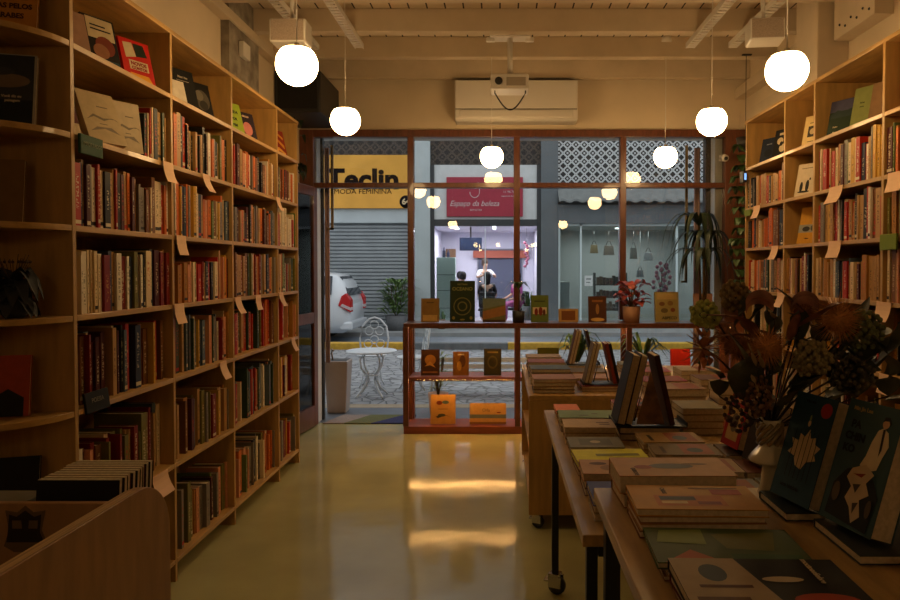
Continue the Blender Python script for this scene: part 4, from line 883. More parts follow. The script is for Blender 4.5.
tags('right', [(836, 187, .12), (757, 206, .1), (835, 246, .11), (775, 251, .09), (884, 306, .10), (755, 295, .1), (781, 298, .09), (896, 170, .1), (834, 302, .09), (886, 374, .09)], 1.943, RV)

# ------------------------------------------------------------------ the street
STR = M('asphalt', (.20, .23, .27), .6, var=.15, scale=3)
PAV = M('pavement_slabs', (.33, .34, .34), .7, var=.2, scale=3)
struct('street_sill', G().box(-1.96, 2.4, 6.98, 7.75, -.1, -.004), M('blue_grey_stone', (.12, .14, .17), .5, var=.2), )
struct('street_edge', G().box(-9, 9, 7.75, 7.95, -.12, -.002), M('sandstone_edge', (.38, .30, .20), .7, var=.2))
struct('street_cobbles', G().box(-16, 16, 7.95, 13.35, -.12, -.01), COBBLE)
struct('street_road', G().box(-16, 16, 13.55, 16.2, -.14, -.04), STR)
struct('street_pavement', G().box(-16, 16, 16.2, 23, -.14, .05), PAV)
YEL = M('yellow_kerb_paint', (.62, .36, .03), .6, var=.25, scale=12); GRYK = M('grey_kerb_stone', (.16, .17, .18), .7, var=.2)
for i, (a, b, m) in enumerate([(-16, -1.65, YEL), (-1.65, .15, GRYK), (.15, 16, YEL)]):
    struct('street_kerb', G().box(a, b, 13.35, 13.55, -.1, .12), m, bevel=.02)
for x0, x1 in ((-16, -1.96), (2.4, 16)): struct('wall_street_side', G().box(x0, x1, 6.95, 7.15, 0, 5), PAV)
YF2 = 17.5
PALE = M('pale_blue_plaster', (.50, .56, .58), .8, var=.1, scale=2); GREYP = M('blue_grey_plaster', (.14, .16, .175), .8, var=.15, scale=2); DKF = M('dark_frame', (.03, .035, .04), .5)
# facade wall pieces (front face at YF2)
struct('wall_facade', G().box(-16, -4.92, YF2, YF2+.3, 0, 7), PALE)
struct('wall_facade_upper', G().box(-4.92, 16, YF2, YF2+.3, 4.95, 7), PALE)
struct('wall_facade_pier', G().box(-2.22, -1.74, YF2-.06, YF2+.3, 0, 4.95), PALE)
struct('wall_facade_pier', G().box(1.02, 1.44, YF2-.08, YF2+.3, 0, 4.95), GREYP)
struct('wall_facade_pier', G().box(5.3, 16, YF2-.02, YF2+.3, 0, 4.95), GREYP)
struct('wall_facade_lattice', G().box(-4.9, -2.22, YF2+.05, YF2+.2, 4.3, 4.95).box(-1.74, 1.02, YF2+.05, YF2+.2, 4.12, 4.95), TILED)
struct('wall_facade_tiles', G().box(1.44, 5.3, YF2, YF2+.2, 3.66, 4.95), TILEB)
# roller shutter shop
struct('wall_facade_lintel', G().box(-4.9, -2.22, YF2+.0, YF2+.25, 2.68, 4.3), PALE)
t = thing('shop_signboard', 'orange shop signboard with bold dark lettering across the street', 'sign', (-3.33, YF2-.06, 3.69))
obj('board', G().box(-1.5, 1.12, -.04, .05, -.66, .66), M('orange_sign_paint', (.80, .40, .07), .7, spec=.2, var=.12, scale=2), t, bevel=.01)
INK = M('sign_ink', (.012, .009, .009), .9, spec=.05)
text('Teclin', 'sign_lettering', INK, t, .68, (-.07, -.045, .04), (R(90), 0, 0), off=.026, sx=1.08)
text('MODA FEMININA', 'sign_lettering', INK, t, .165, (-.07, -.045, -.25), (R(90), 0, 0), off=0, sx=1.12)
obj('number_oval', G().lathe([(.16, 0), (.16, .01)], n=28, X=Matrix.Translation((1.0, -.04, -.50)) @ Matrix.Rotation(R(90), 4, 'X')), INK, t)
text('64', 'number_lettering', M('sign_cream', (.6, .45, .25), .5), t, .2, (1.0, -.055, -.50), (R(90), 0, 0), off=.006)
g = G(); z = .06
while z < 2.68:
    g.prism([(YF2+.12, z), (YF2+.085, z+.02), (YF2+.085, z+.065), (YF2+.12, z+.09)], 'yz', -4.9, -2.22); z += .092
tag(obj('roller_shutter', g, SHUTTER), 'closed grey roller shutter beneath the orange sign', 'shutter')
struct('wall_facade_shadow_box', G().box(-4.9, -2.22, YF2+.14, YF2+.3, 0, 2.7), GREYP)
# salon front
g = G(); g.box(-1.74, -1.64, YF2-.02, YF2+.15, 0, 4.12).box(.92, 1.02, YF2-.02, YF2+.15, 0, 4.12).box(-1.64, .92, YF2-.05, YF2+.15, 2.60, 2.76)
struct('window_2', g, DKF)
struct('wall_salon_fascia', G().box(-1.64, .92, YF2+.02, YF2+.15, 2.76, 4.12), M('white_brick_paint', (.66, .68, .69), .8, var=.08, scale=6))
t = thing('salon_sign', 'crimson sign with white script over the lit salon', 'sign', (-.38, YF2-.02, 3.32))
obj('board', G().box(-.95, .95, -.03, .04, -.49, .49), M('crimson_sign', (.38, .022, .05), .5, var=.08), t, bevel=.008)
WI = M('sign_white', (.62, .5, .5), .5)
text('Espaço da beleza', 'sign_lettering', WI, t, .19, (-.26, -.033, -.17), (R(90), 0, 0), shear=.35, off=0, sx=.95)
text('BEM ESTAR', 'sign_lettering', WI, t, .06, (-.22, -.033, -.33), (R(90), 0, 0))
text('11 98 765', 'sign_lettering', WI, t, .08, (.62, -.033, .12), (R(90), 0, 0))
text('espaco da beleza', 'sign_lettering', WI, t, .055, (.60, -.033, .02), (R(90), 0, 0))
obj('emblem', G().tube([(-.25+.12*math.cos(PI+a*PI/10), -.033, .12+.14*math.sin(PI+a*PI/10)) for a in range(0, 11)] + [(-.13, -.033, .3), (-.17, -.033, .36)], .009, 5), WI, t)
IW = M('lilac_interior_wall', (.62, .60, .70), .8)
struct('wall_salon_room', G().box(-1.85, -1.75, YF2+.3, 21, 0, 2.8).box(1.0, 1.1, YF2+.3, 21, 0, 2.8).box(-1.85, 1.1, 21, 21.1, 0, 2.8), IW)
struct('ceiling_salon', G().box(-1.85, 1.1, YF2+.15, 21, 2.62, 2.75), IW)
struct('floor_salon', G().box(-1.85, 1.1, YF2, 21, .05, .07), M('pale_floor', (.5, .5, .52), .4))
struct('window_2_glass', G().box(-1.64, .92, YF2+.05, YF2+.06, .1, 2.6), GLASSG)
g = G(); g.box(-1.64, .92, YF2, YF2+.1, .05, .12)
for x in (-.37,): g.box(x-.012, x+.012, YF2+.03, YF2+.08, .1, 2.6)
struct('window_2_frame', g, M('white_frame', (.65, .7, .72), .4))
for x in (-1.15, -.15): tag(obj('tube_light', G().box(x-.04, x+.04, 17.9, 19.0, 2.595, 2.618), M('white_tube_lit', (1, 1, 1), .4, emit=(.95, .93, 1), estr=5), rot=None), f'lit white tube light on the salon ceiling, {"left" if x < -.8 else "right"} of the two', 'light', 'tube lights in the salon')
t = thing('television', 'dark television hanging from the salon ceiling', 'television', (-.76, 18.2, 2.0))
obj('screen', G().box(-.29, .29, -.02, .03, 0, .34), M('dark_blue_screen', (.03, .045, .10), .2), t, bevel=.006); obj('mount', G().box(-.02, .02, 0, .02, .34, .618), BLACK, t)
t = thing('reception_cabinet', 'pale mint cabinet just inside the salon window', 'cabinet', (-1.38, 18.0, .071))
obj('body', G().box(-.24, .24, -.15, .15, 0, 1.75), M('mint_panel', (.62, .80, .76), .3), t, bevel=.006)
for z_ in (.45, .9, 1.3): obj('drawer_line', G().box(-.22, .22, -.154, -.15, z_, z_+.012), DKF, t)
t = thing('bottle_set', 'two small dark bottles on the mint cabinet', 'bottle', (-1.38, 18.0, 1.822))
for x, h in ((-.06, .26), (.05, .2)): obj('bottle', G().lathe([(.04, 0), (.04, h*.6), (.015, h*.75), (.015, h)], c=(x, 0, 0), n=10), cm('#3a3c58'), t)
t = thing('salon_mirror', 'tall dark mirror panel at the back of the salon', 'mirror', (-.1, 20.95, .6))
obj('mirror_panel', G().box(-.55, .75, 0, .03, 0, 1.5), M('dim_mirror', (.10, .11, .16), .15), t); obj('frame', G().box(-.58, -.55, -.01, .03, 0, 1.5).box(.75, .78, -.01, .03, 0, 1.5).box(-.58, .78, -.01, .03, 1.5, 1.53), cm('#8a8a92'), t)
tag(obj('wooden_door_panel', G().box(0, .3, 0, .04, 0, 2.05), cm('#8c6a4e'), loc=(-1.62, 20.9, .071)), 'tan wooden door at the back left of the salon', 'door')
tag(obj('red_counter', G().box(-.9, .75, 0, .03, 0, .22), cm('#a85a48'), loc=(.1, 20.85, 1.85)), 'coral wall strip above the salon mirror', 'panel')

def skin(name, J, E_, mat, parent, lv=1):
    keys = list(J); me = bpy.data.meshes.new(name)
    me.from_pydata([J[k][0] for k in keys], [(keys.index(a), keys.index(b)) for a, b in E_], [])
    me.materials.append(mat); o = bpy.data.objects.new(name, me); C.objects.link(o); o.parent = parent
    s = o.modifiers.new('skin', 'SKIN'); s.use_smooth_shade = True
    for i, k in enumerate(keys):
        r = J[k][1]; me.skin_vertices[0].data[i].radius = r if isinstance(r, tuple) else (r, r)
    me.skin_vertices[0].data[0].use_root = True
    s = o.modifiers.new('sub', 'SUBSURF'); s.levels = lv; s.render_levels = lv
    return o
SKINM = M('skin', (.42, .24, .16), .6)
def person(label, loc, rz, sit, top, bottom, hair, long=False, arms='down'):
    t = thing('person', label, 'person', loc, rz, 'people in the salon')
    dz = -.36 if sit else 0
    J = {'pelvis': ((0, 0, .93+dz), (.13, .10)), 'waist': ((0, 0, 1.08+dz), (.115, .085)), 'chest': ((0, 0, 1.28+dz), (.15, .10)), 'neck': ((0, 0, 1.46+dz), .05), 'jaw': ((0, -.015, 1.53+dz), (.06, .07)), 'head': ((0, -.01, 1.62+dz), (.075, .09)), 'nose': ((0, -.105, 1.57+dz), .012)}
    E_ = [('pelvis', 'waist'), ('waist', 'chest'), ('chest', 'neck'), ('neck', 'jaw'), ('jaw', 'head'), ('jaw', 'nose')]
    for s, n in ((-1, 'l'), (1, 'r')):
        if arms == 'up': el, wr = (s*.27, -.12, 1.22), (s*.12, -.36, 1.30)
        else: el, wr = (s*.23, -.02, 1.13), (s*.19, -.24, 1.02)
        J['sh'+n] = ((s*.17, 0, 1.38+dz), .055); J['el'+n] = ((el[0], el[1], el[2]+dz), .04); J['wr'+n] = ((wr[0], wr[1], wr[2]+dz), .028); J['pa'+n] = ((wr[0], wr[1]-.07, wr[2]+dz), (.035, .018))
        E_ += [('chest', 'sh'+n), ('sh'+n, 'el'+n), ('el'+n, 'wr'+n), ('wr'+n, 'pa'+n)]
        for q in range(4):
            J[f'f{q}{n}'] = ((wr[0]+(q-1.5)*.02, wr[1]-.14+abs(q-1.5)*.01, wr[2]+dz-.02), .008); E_.append(('pa'+n, f'f{q}{n}'))
        J['th'+n] = ((wr[0]-s*.045, wr[1]-.08, wr[2]+dz), .009); E_.append(('wr'+n, 'th'+n))
        if sit: kn, an = (s*.12, -.42, .50), (s*.12, -.42, .09)
        else: kn, an = (s*.10, -.01, .50), (s*.10, .02, .09)
        J['hp'+n] = ((s*.09, 0, .88+dz), .085); J['kn'+n] = (kn, .058); J['an'+n] = (an, .038); J['to'+n] = ((an[0], an[1]-.15, .04), (.04, .03))
        E_ += [('pelvis', 'hp'+n), ('hp'+n, 'kn'+n), ('kn'+n, 'an'+n), ('an'+n, 'to'+n)]
    skin('body', J, E_, SKINM, t)
    def grow(ks, f): return {k: (J[k][0], tuple(x+f for x in (J[k][1] if isinstance(J[k][1], tuple) else (J[k][1],)*2))) for k in ks}
    ks = ['pelvis', 'waist', 'chest', 'shl', 'ell', 'shr', 'elr']
    skin('shirt', grow(ks, .014), [e for e in E_ if e[0] in ks and e[1] in ks], cm(top), t)
    ks = ['pelvis', 'hpl', 'knl', 'anl', 'hpr', 'knr', 'anr']
    skin('trousers', grow(ks, .012), [e for e in E_ if e[0] in ks and e[1] in ks], cm(bottom), t)
    g = G(); hz = 1.64+dz
    g.lathe([(1e-5, .115), (.055, .10), (.09, .05), (.098, 0), (.095, -.05), (.08, -.10 if not long else -.22), (.05, -.11 if not long else -.25)], (0, .022, hz), 14)
    obj('hair', g, cm(hair), t)
    return t
person('standing hairdresser in a white top with raised arms', (-.42, 19.6, .07), R(20), False, '#c8c8cc', '#2a2a30', '#3a2a20', arms='up')
def stool(x, y, rz, lab):
    t = thing('salon_chair', lab, 'chair', (x, y, .071), rz, 'salon chairs')
    obj('seat', G().box(-.24, .24, -.24, .22, .34, .40), cm('#1c1c20'), t, bevel=.02); obj('backrest', G().box(-.22, .22, .21, .25, .44, .85), cm('#1c1c20'), t, bevel=.02)
    obj('pedestal', G().lathe([(.22, 0), (.2, .02), (.03, .04), (.03, .36)], n=16), STEEL, t)
stool(-.34, 18.65, R(180), 'black salon chair in front of the white clad hairdresser'); stool(.46, 18.9, R(-60), 'black salon chair under the person in pink')
person('seated customer in a black cape with long black hair, turned away', (-.34, 18.65, .07), R(180), True, '#17171c', '#17171c', '#0c0b0c', True)
person('seated person in a magenta top and trousers', (.46, 18.9, .07), R(-60), True, '#a04a80', '#8c4070', '#1c1412', True)
stool(-1.0, 18.7, R(200), 'black salon chair beside the mint cabinet'); stool(-1.15, 20.2, R(170), 'black salon chair at the back of the salon, partly hidden')
person('seated person with short dark hair behind the tall green book', (-1.0, 18.7, .07), R(200), True, '#2a2c34', '#23242a', '#101012')
person('person with dark hair seated farther back in the salon', (-1.15, 20.2, .07), R(170), True, '#b8bcc8', '#23242a', '#141213')
g = G()
for k in range(26):
    a = k*2.4; g.leaf([(0, 0, .3), (.1*math.cos(a), .1*math.sin(a), .65+.2*math.sin(k)), (.2*math.cos(a), .2*math.sin(a), .6+.25*math.sin(k))], .06)
pot_plant('potted_plant', 'leafy plant in a grey pot inside the salon right side', (.72, 18.0, .071), (.12, .15, .5), g, pm=cm('#6a6c70'))
g = G()
for k in range(5): x_ = .05*math.cos(k*1.3); g.tube([(x_, .05*math.sin(k*1.3), .1), (x_*1.6, .06*math.sin(k*1.3), .35+.08*(k % 3))], .025, 8)
pot_plant('cactus', 'small columnar cactus on the salon window edge', (-1.44, YF2-.25, .05), (.09, .1, .25), g, pm=cm('#7a6a58'), lm=LEAFG)
g = G()
for k in range(10): g.ball((.72+RS.uniform(-.05, .05), 18.9, 1.6+.07*k), .045, 8)
t = thing('flower_garland', 'pink and orange flower garland on the right salon wall', 'decoration', (0, 0, 0)); obj('blossoms', g, cm('#b06a80'), t); obj('string', G().tube([(.72, 18.9, 1.5), (.72, 18.9, 2.62)], .005), cm('#555555'), t)

# gift shop on the right
g = G(); g.box(1.44, 5.3, YF2-.10, YF2+.2, 2.66, 3.12)
g.box(1.44, 5.3, YF2+.06, YF2+.2, 3.12, 3.66)
struct('wall_shop_band', g, GREYP)
g = G()
for i in range(96):
    x = 1.44 + i*.0402; zo = .025*math.sin(i*PI/4)
    g.prism([(YF2+.05, 3.60), (YF2-.35, 3.22+zo), (YF2-.35, 3.17+zo), (YF2+.05, 3.5)], 'yz', x, x+.0404)
tag(obj('awning', g, M('corrugated_awning', (.22, .235, .235), .6, var=.15)), 'grey corrugated awning under the patterned tiles', 'awning')
GRN = M('shop_interior', (.44, .47, .47), .8)
struct('wall_shop_room', G().box(1.4, 1.46, YF2+.2, 20.6, 0, 2.8).box(5.2, 5.3, YF2+.2, 20.6, 0, 2.8).box(1.4, 5.3, 20.6, 20.7, 0, 2.8), GRN)
struct('ceiling_shop', G().box(1.4, 5.3, YF2+.2, 20.6, 2.66, 2.8), GRN)
struct('floor_shop', G().box(1.4, 5.3, YF2, 20.6, .05, .07), M('shop_tiles', (.3, .32, .31), .4))
struct('window_3_glass', G().box(1.46, 5.3, YF2+.05, YF2+.06, .1, 2.66), GLASSG)
g = G()
for x, w in ((1.48, .05), (2.02, .045), (3.03, .03), (4.42, .05), (5.27, .04)): g.box(x-w/2, x+w/2, YF2, YF2+.1, .05, 2.66)
g.box(1.46, 5.3, YF2, YF2+.1, .05, .12).box(1.46, 5.3, YF2, YF2+.1, 2.6, 2.66)
struct('window_3', g, M('white_aluminium', (.62, .72, .74), .4))
t = thing('shop_counter', 'white counter inside the shop door on the far left', 'counter', (1.66, 18.3, .071)); obj('body', G().box(-.13, .13, -.3, .3, 0, 1.1), cm('#c0ccd0'), t, bevel=.005); obj('top_slab', G().box(-.15, .15, -.32, .32, 1.1, 1.13), cm('#e0e4e4'), t)
t = thing('notice', 'white opening notice taped inside the shop window', 'notice', (2.22, YF2+.045, 1.10)); obj('paper', G().box(-.1, .1, 0, .002, 0, .26), cm('#d8dcdc'), t); obj('printed_lines', G().box(-.06, .06, -.001, 0, .16, .19).box(-.06, .04, -.001, 0, .08, .1), cm('#6a7072'), t)
for i, (x, z, w, h, c1) in enumerate([(2.95, 1.9, .3, .34, '#7a746c'), (2.55, 1.95, .22, .3, '#8a7a5a'), (3.62, 1.8, .2, .4, '#6a6c68'), (4.02, 1.75, .25, .3, '#9aa0a4'), (3.80, 1.3, .2, .25, '#7a8288')]):
    t = thing('hanging_bag', f'{["patterned dark bag", "small khaki bag", "slim grey bag", "pale bag", "lower pale bag"][i]} hanging inside the gift shop window', 'bag', (x, 19.0, z), group='bags in the gift shop')
    obj('pouch', G().taper(0, 0, 0, h*.75, w/2, .05, w*.4, .03), cm(c1), t, bevel=.01); obj('strap', G().tube([(-w*.3, 0, h*.7), (-w*.1, 0, h*1.1), (w*.1, 0, h*1.1), (w*.3, 0, h*.7)], .008), cm('#3a3430'), t)
    obj('hook', G().tube([(0, 0, h*1.1), (0, 0, 2.655-z)], .003, 4), STEEL, t)
t = thing('goods_rack', 'dark rack of small packaged goods inside the gift shop', 'rack', (3.05, 19.4, .071))
obj('uprights', G().box(-.45, -.42, -.15, .15, 0, 1.35).box(.42, .45, -.15, .15, 0, 1.35), BLACK, t)
for z_ in (.3, .65, 1.0): obj('shelf', G().box(-.42, .42, -.15, .15, z_, z_+.02), BLACK, t)
for z_ in (.32, .67, 1.02):
    for k in range(9): tag(obj('goods_box', G().box(-.036, .036, -.06, .06, 0, RS.uniform(.15, .25)), cm(RS.choice(['#33302e', '#5a4a44', '#3c4448', '#6a5a4c'])), loc=(2.70+.0875*k, 19.33, .072+z_)), f'small {ORD[k]} package from the left on the {["lower", "middle", "upper"][int(z_ > .5) + int(z_ > .9)]} shelf of goods rack', 'box', 'packages on the dark rack')
t = thing('flower_display', 'pink orchids and white flowers in the right shop window', 'flowers', (4.25, 18.3, .071))
obj('vase', G().lathe([(.1, 0), (.14, .3), (.07, .6), (.09, .7)], n=14), cm('#a8a8a0'), t)
g = G(); st2 = G()
for k in range(26): a = k*2.4; p = (.22*math.cos(a)*((k % 5)/5+.3), .1*math.sin(a), .85+.03*k); g.ball(p, .055, 8); st2.tube([(0, 0, .65), p], .004, 4)
obj('blossoms', g, cm('#b87a90'), t); obj('stems', st2, cm('#3a4a2c'), t)
tag(obj('round_spot', G().lathe([(.12, 0), (.12, .02)], n=20), M('spot_lit', (1, 1, 1), .4, emit=(.85, 1, .98), estr=4), loc=(3.3, 19.4, 2.635)), 'round lit ceiling lamp inside the gift shop', 'lamp')
# street furniture
def curl(c, r, n=10, a0=0, a1=2*PI, ax='xz'): return [((c[0]+r*math.cos(a0+(a1-a0)*i/n)) if ax[0] == 'x' else c[0], c[1], c[2]+r*math.sin(a0+(a1-a0)*i/n)) for i in range(n+1)]
t = thing('garden_table', 'round white iron table on the cobbles outside the door', 'table', (-1.555, 8.45, -.009))
obj('table_top', G().lathe([(.30, .545), (.305, .555), (.30, .565), (1e-5, .566)], n=32), WHMET, t)
for k in range(4):
    a = PI/4+k*PI/2; c_, s_ = math.cos(a), math.sin(a)
    obj('leg', G().tube([(c_*r, s_*r, z) for r, z in [(.10, .55), (.17, .46), (.15, .36), (.07, .28), (.06, .2), (.13, .10), (.21, .03), (.23, .01)]], .014, 7), WHMET, t)
obj('scroll_ring', G().tube([(.1*math.cos(a*PI/10), .1*math.sin(a*PI/10), .27) for a in range(21)], .008, 5), WHMET, t)
def iron_chair(label, x, y, rz):
    t = thing('garden_chair', label, 'chair', (x, y, -.009), rz, 'white iron garden chairs')
    obj('seat', G().lathe([(.19, .415), (.195, .425), (.19, .435), (1e-5, .436)], n=24), WHMET, t)
    for k in range(4):
        a = PI/4+k*PI/2; c_, s_ = math.cos(a), math.sin(a)
        obj('leg', G().tube([(c_*r, s_*r, z) for r, z in [(.15, .415), (.19, .33), (.13, .2), (.15, .08), (.20, .008)]], .012, 6), WHMET, t)
    g = G(); arch = [(-.17, .15, .43), (-.19, .18, .62), (-.16, .20, .78), (-.08, .21, .87), (0, .21, .90), (.08, .21, .87), (.16, .20, .78), (.19, .18, .62), (.17, .15, .43)]
    g.tube(arch, .012, 7)
    for c in ((-.07, .19, .72), (.07, .19, .72), (0, .19, .60), (0, .19, .80), (-.08, .18, .55), (.08, .18, .55)): g.tube(curl(c, .055, 12), .007, 5)
    obj('backrest', g, WHMET, t)
iron_chair('white iron chair with a scrolled back behind the round table', -1.68, 9.15, 0)
iron_chair('white iron chair right of the round table, seat toward the door', -1.12, 8.9, R(-75))
t = thing('slatted_bench', 'white slatted bench on the cobbles seen through the window shelf', 'bench', (-.27, 8.6, -.009))
for k, z_ in enumerate((.27, .35, .43)): obj('back_slat', G().box(-.62, .62, -.22, -.195, z_, z_+.055), WHMET, t)
for k in range(4): obj('seat_slat', G().box(-.62, .62, -.16+.1*k, -.08+.1*k, .23, .255), WHMET, t)
for x in (-.55, .55):
    obj('leg', G().tube([(x, -.30, 0), (x, -.175, .22), (x, -.18, .5)], .016), WHMET, t); obj('leg', G().tube([(x, .25, 0), (x, .2, .228)], .016), WHMET, t)
t = thing('waste_bin', 'tall tapered pinkish bin standing in the doorway', 'bin', (-1.75, 7.55, -.003))
BINM = M('rosy_resin', (.40, .33, .29), .5, var=.06)
obj('body', G().taper(0, 0, 0, .56, .10, .10, .128, .128), BINM, t, bevel=.01)
obj('inner_opening', G().box(-.11, .11, -.11, .11, .5605, .5625), BLKPL, t)
obj('umbrella_handle', G().tube([(-.06, 0, .563), (-.07, 0, .63), (-.06, -.02, .68), (-.04, -.03, .66)], .01), cm('#8a7a66'), t)
t = thing('door_mat', 'striped door mat of beige, green and violet at the threshold', 'mat', (-1.30, 7.12, -.003))
for k, (a, b, cc) in enumerate([([(-.46, -.20), (-.25, -.20), (-.05, .20), (-.34, .20)], None, '#9a8a80'), ([(-.25, -.20), (.02, -.20), (.30, .2), (-.05, .20)], None, '#6a6a3a'), ([(.02, -.20), (.40, -.20), (.42, .20), (.30, .20)], None, '#2b2a5a')]):
    obj('stripe', G().prism(a, 'xy', 0, .014), M(f'mat_pile_{k}', cc, .95, var=.35, scale=120, bump=.4), t)
PINK = M('pink_canvas', (.42, .27, .25), .8, var=.12, scale=6)
def strap(x, w, lab, z0=0.02, z1=2.78):
    g = G()
    for k in range(3): g.tube([(x+(k-1)*w*.3, 7.2+.01*(k % 2), z0), (x+(k-1)*w*.33, 7.2, (z0+z1)/2), (x+(k-1)*w*.3, 7.2+.01*(k % 2), z1)], w*.22, 6)
    tag(obj('side_curtain', g, PINK), lab, 'curtain')
strap(-1.775, .05, 'narrow pinkish folded curtain hanging beside the open doorway', .57)
strap(2.02, .06, 'narrow pinkish folded curtain hanging at the right window edge')
for x, z0, lab in ((-1.715, 1.94, 'thin brown awning pole left of the orange sign'), (1.905, 1.4, 'thin brown awning pole inside the right window edge')):
    tag(obj('awning_pole', G().box(x-.012, x+.012, 7.16, 7.19, z0, 2.8).box(x-.05, x+.012, 7.16, 7.19, z0, z0+.02), cm('#8a7452')), lab, 'pole')
def bushy(name, label, loc, h, r, pot, n=70, pm=TERRA, lm=LEAFG):
    g = G(); st = G(); q = random.Random(int(loc[0]*100))
    for k in range(9):
        a = k*2.4; st.tube([(0, 0, pot[2]*.8), (r*.4*math.cos(a), r*.4*math.sin(a), h*.6), (r*.6*math.cos(a), r*.6*math.sin(a), h*.95)], .006, 4)
    for k in range(n):
        a = q.uniform(0, 2*PI); rr = r*q.uniform(.1, .9); z = q.uniform(pot[2], h); p = (rr*math.cos(a), rr*math.sin(a), z); L = q.uniform(.5, 1)*min(.3, r)
        g.leaf([p, (p[0]+L*.5*math.cos(a), p[1]+L*.5*math.sin(a), z+L*.4), (p[0]+L*math.cos(a), p[1]+L*math.sin(a), z+L*.3)], .28*L)
    return pot_plant(name, label, loc, pot, g, stems=st, pm=pm, lm=lm)
bushy('potted_shrub', 'bushy shrub in a round grey pot before the roller shutter', (-2.50, 16.85, .051), 1.15, .36, (.22, .27, .36), 240, pm=cm('#6c6e70'), lm=M('shrub_leaf', (.13, .22, .06), .5, var=.4, scale=10))
bushy('potted_shrub', 'upright yellowish green plant in a tan pot behind the bottom shelf', (-.66, 7.45, -.003), .62, .10, (.09, .11, .22), 60, lm=M('yellow_leaf', (.25, .28, .07), .5, var=.3, scale=10))

# white car across the street
t = thing('car', 'white hatchback parked across the street, its rear beside the doorway', 'car', (-3.15, 14.6, -.04))
CARW = M('car_white', (.62, .66, .70), .25, coat=.6); CARG = M('car_glass', (.015, .02, .03), .08)
sec = [  # x, z_low, z_belt, z_top, half width low, half width top
    (0.0, .42, .80, .84, .72, .70), (-.05, .28, .90, .96, .80, .74), (-.16, .22, 1.0, 1.30, .85, .64), (-.34, .22, 1.0, 1.46, .87, .60), (-.9, .20, .98, 1.53, .88, .60), (-1.7, .20, .96, 1.53, .88, .60),
    (-2.4, .20, .94, 1.44, .88, .60), (-2.95, .20, .92, 1.08, .87, .70), (-3.6, .22, .86, .92, .85, .72), (-4.0, .26, .70, .76, .80, .66), (-4.1, .36, .60, .64, .70, .6)]
def ring(s_):
    x, zl, zb, zt, wl, wt = s_; yc = .9
    return [(x, yc-wl*.9, zl), (x, yc-wl, zl+.18), (x, yc-wl*1.01, (zl+zb)/2), (x, yc-wl*.97, zb), (x, yc-wt, zt-.04), (x, yc-wt*.8, zt), (x, yc+wt*.8, zt), (x, yc+wt, zt-.04), (x, yc+wl*.97, zb), (x, yc+wl*1.01, (zl+zb)/2), (x, yc+wl, zl+.18), (x, yc+wl*.9, zl)]
g = G(); vs = []; fs = []
for s_ in sec: vs += ring(s_)
for i in range(len(sec)-1):
    for k in range(12): fs.append((i*12+k, i*12+(k+1) % 12, (i+1)*12+(k+1) % 12, (i+1)*12+k))
fs += [tuple(range(12))[::-1], tuple(range((len(sec)-1)*12, len(sec)*12))]
g.add(vs, fs, sm=True); obj('body', g, CARW, t)
def side_pane(x0, x1, i): return [(x0, .9-.866, 1.03), (x1, .9-.866, 1.03), (x1-.02, .9-.66, 1.42), (x0+(.12 if i else .02), .9-.66, 1.42)]
for i, (x0, x1) in enumerate([(-2.35, -1.6), (-1.52, -.85), (-.78, -.38)]):
    a = side_pane(x0, x1, i == 0); obj('side_window', G().add([(p[0], p[1]-.012, p[2]) for p in a] + [(p[0], p[1]+.02, p[2]) for p in a], [(0, 1, 2, 3), (4, 7, 6, 5), (0, 4, 5, 1), (1, 5, 6, 2), (2, 6, 7, 3), (3, 7, 4, 0)]), CARG, t)
a = [(-.055, .2, 1.0), (-.055, 1.6, 1.0), (-.27, 1.42, 1.40), (-.27, .38, 1.40)]; obj('rear_window', G().add([(p[0]+.02, p[1], p[2]+.01) for p in a] + [(p[0]-.03, p[1], p[2]) for p in a], [(0, 1, 2, 3), (4, 7, 6, 5), (0, 4, 5, 1), (1, 5, 6, 2), (2, 6, 7, 3), (3, 7, 4, 0)]), CARG, t)
RED = M('tail_lamp_red', (.5, .015, .015), .2)
for yy in (.03, 1.49):
    obj('tail_light', G().prism([(-.24, .80), (.02, .66), (.015, .92), (-.08, 1.06), (-.17, 1.0)], 'xz', yy, yy+.28), RED, t, bevel=.01)
    obj('tail_light_lens', G().prism([(-.19, .79), (.024, .70), (.022, .76), (-.15, .84)], 'xz', yy-.005, yy+.285), cm('#c8b8b8'), t)
obj('rear_bumper', G().box(-.22, .05, .06, 1.74, .28, .46), CARW, t, bevel=.04)
obj('roof_rail', G().tube([(-.5, .28, 1.53), (-.6, .28, 1.57), (-2.0, .28, 1.57), (-2.1, .28, 1.52)], .015), BLKPL, t)
for x in (-.82, -3.3):
    for yy in (.06, 1.56):
        w_ = obj('wheel', G().lathe([(.2, 0), (.31, .0), (.325, .04), (.325, .17), (.31, .21), (.2, .21)], n=26, X=Matrix.Translation((x, yy+.215, .325)) @ Matrix.Rotation(R(90), 4, 'X')), M('tyre', (.02, .02, .02), .8), t)
        obj('rim', G().lathe([(1e-5, .215), (.06, .22), (.19, .20), (.2, .19)], n=10, X=Matrix.Translation((x, yy+.215, .325)) @ Matrix.Rotation(R(90), 4, 'X')), STEEL, w_)

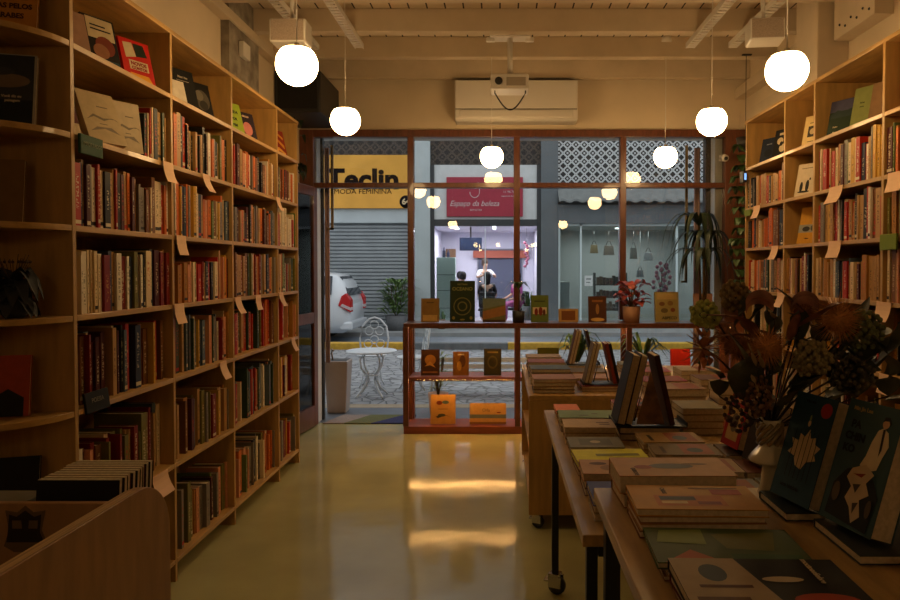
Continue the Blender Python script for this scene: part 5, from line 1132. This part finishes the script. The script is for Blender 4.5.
# ------------------------------------------------------------------ books standing on the shelves
rb = random.Random(21); books = []
def vivid(c):
    m = sum(c)/3; return tuple(max(.004, min(.9, (m + (x-m)*1.08)*1.25)) for x in c)
CL = [(w, vivid(lin(h)), k) for w, h, k in COLS]
def palette(r):
    return r.choices(CL, [k*r.choice([.4, 1, 2.2]) for _, _, k in CL], k=7)
def fill(side, X, ys, bay, lev, row, y0, y1, hlim, dens=1):
    pal = palette(rb); yy = y1 - .001; i = 0; base = rb.uniform(.22, .27) + (.03 if row > 4 else 0)
    while yy > y0:
        th = rb.choice([.012, .015, .018, .022, .026, .03, .036, .042])*rb.uniform(.85, 1.15)
        if yy - th < y0: break
        if rb.random() < .25: base = rb.uniform(.20, .275) + (.03 if row > 4 else 0)
        h = min(hlim-.035, base*rb.uniform(.95, 1.06)); d_ = min(.26, h*rb.uniform(.62, .75)); set_ = rb.uniform(.012, .03) + (rb.uniform(0, .05) if row > 4 else 0)
        c = rb.choice(pal) if rb.random() < .6 else rb.choices(CL, [k for _, _, k in CL])[0]
        tit = lin('#d8cba8') if sum(c[1]) < .55 else lin('#1c1612')
        if rb.random() < .15: tit = lin('#b3241a') if c[0] not in ('red', 'dark red') else lin('#b98f3a')
        xf = X - set_ if side == 'left' else X + set_
        area_ = th*h/((yy)**3)
        vis = yy > (2.5 if side == 'left' else 3.40) and not (side == 'right' and lev < 1.2) and not (side == 'left' and yy < 3.3 and lev < .5)
        books.append((area_ if vis else 0, side, xf, yy, lev+.0115, th-.0006, h, d_, c, tit, bay, row, i, rb.random())); i += 1
        yy -= th
        if rb.random() > .985*dens: yy -= rb.uniform(.02, .06)
for bi in range(4):
    for r in range(6):
        y0, y1 = LY[bi]+.012, LY[bi+1]-.012
        if bi == 0 and r == 5: y0 = 3.175
        if bi == 3 and r == 5: y0 += 0
        fill('left', -1.60, LY, bi, LV[r], 7-r, y0+rb.uniform(0, .05), y1, LV[r+1]-LV[r], 1)
for bi in range(1, 5):
    for r in range(1, 6):
        y0, y1 = RY[bi]+.012, RY[bi+1]-.012
        if bi == 3 and r in (4, 5): continue
        if bi == 1: y0 = 3.2
        fill('right', 1.95, RY, bi, RV[r], 7-r, y0+rb.uniform(0, .05), y1, RV[r+1]-RV[r], 1)
LBAY = ['nearest', 'second', 'third', 'window']; RBAY = ['', 'nearest', 'second', 'narrow', 'window']
books.sort(key=lambda b: -b[0])
NI = max(100, 305 - NBOOK[0])
rest = G()
for k, (ar, side, xf, yy, z, th, h, d_, c, tit, bay, row, i, q) in enumerate(books):
    X = Matrix.Rotation(0 if side == 'left' else PI, 4, 'Z')
    single = k < NI and ar > 0
    org = Vector((xf, yy - th if side == 'left' else yy, z))
    g = G() if single else rest
    book_geo(g, th, h, d_, X if single else Matrix.Translation(org) @ X, c[1], tit, random.Random(int(q*1e6)))
    if single:
        o = obj('book', g, [BCOV, PAGES, BTIT], loc=tuple(org))
        bn = LBAY[bay] if side == 'left' else RBAY[bay]
        tag(o, f'{c[0]} book, {ORD[min(i, 39)]} from window end, {ORD[row-1]} shelf, {bn} bay, {side} bookcase', 'book', f'upright books in the {side} bookcase')
o = obj('shelved_books', rest, [BCOV, PAGES, BTIT]); o['kind'] = 'stuff'; o['label'] = 'remaining rows of small upright books filling both bookcases'; o['category'] = 'books'
print('NBOOK', NBOOK[0], 'shelf', len(books), 'single', NI)
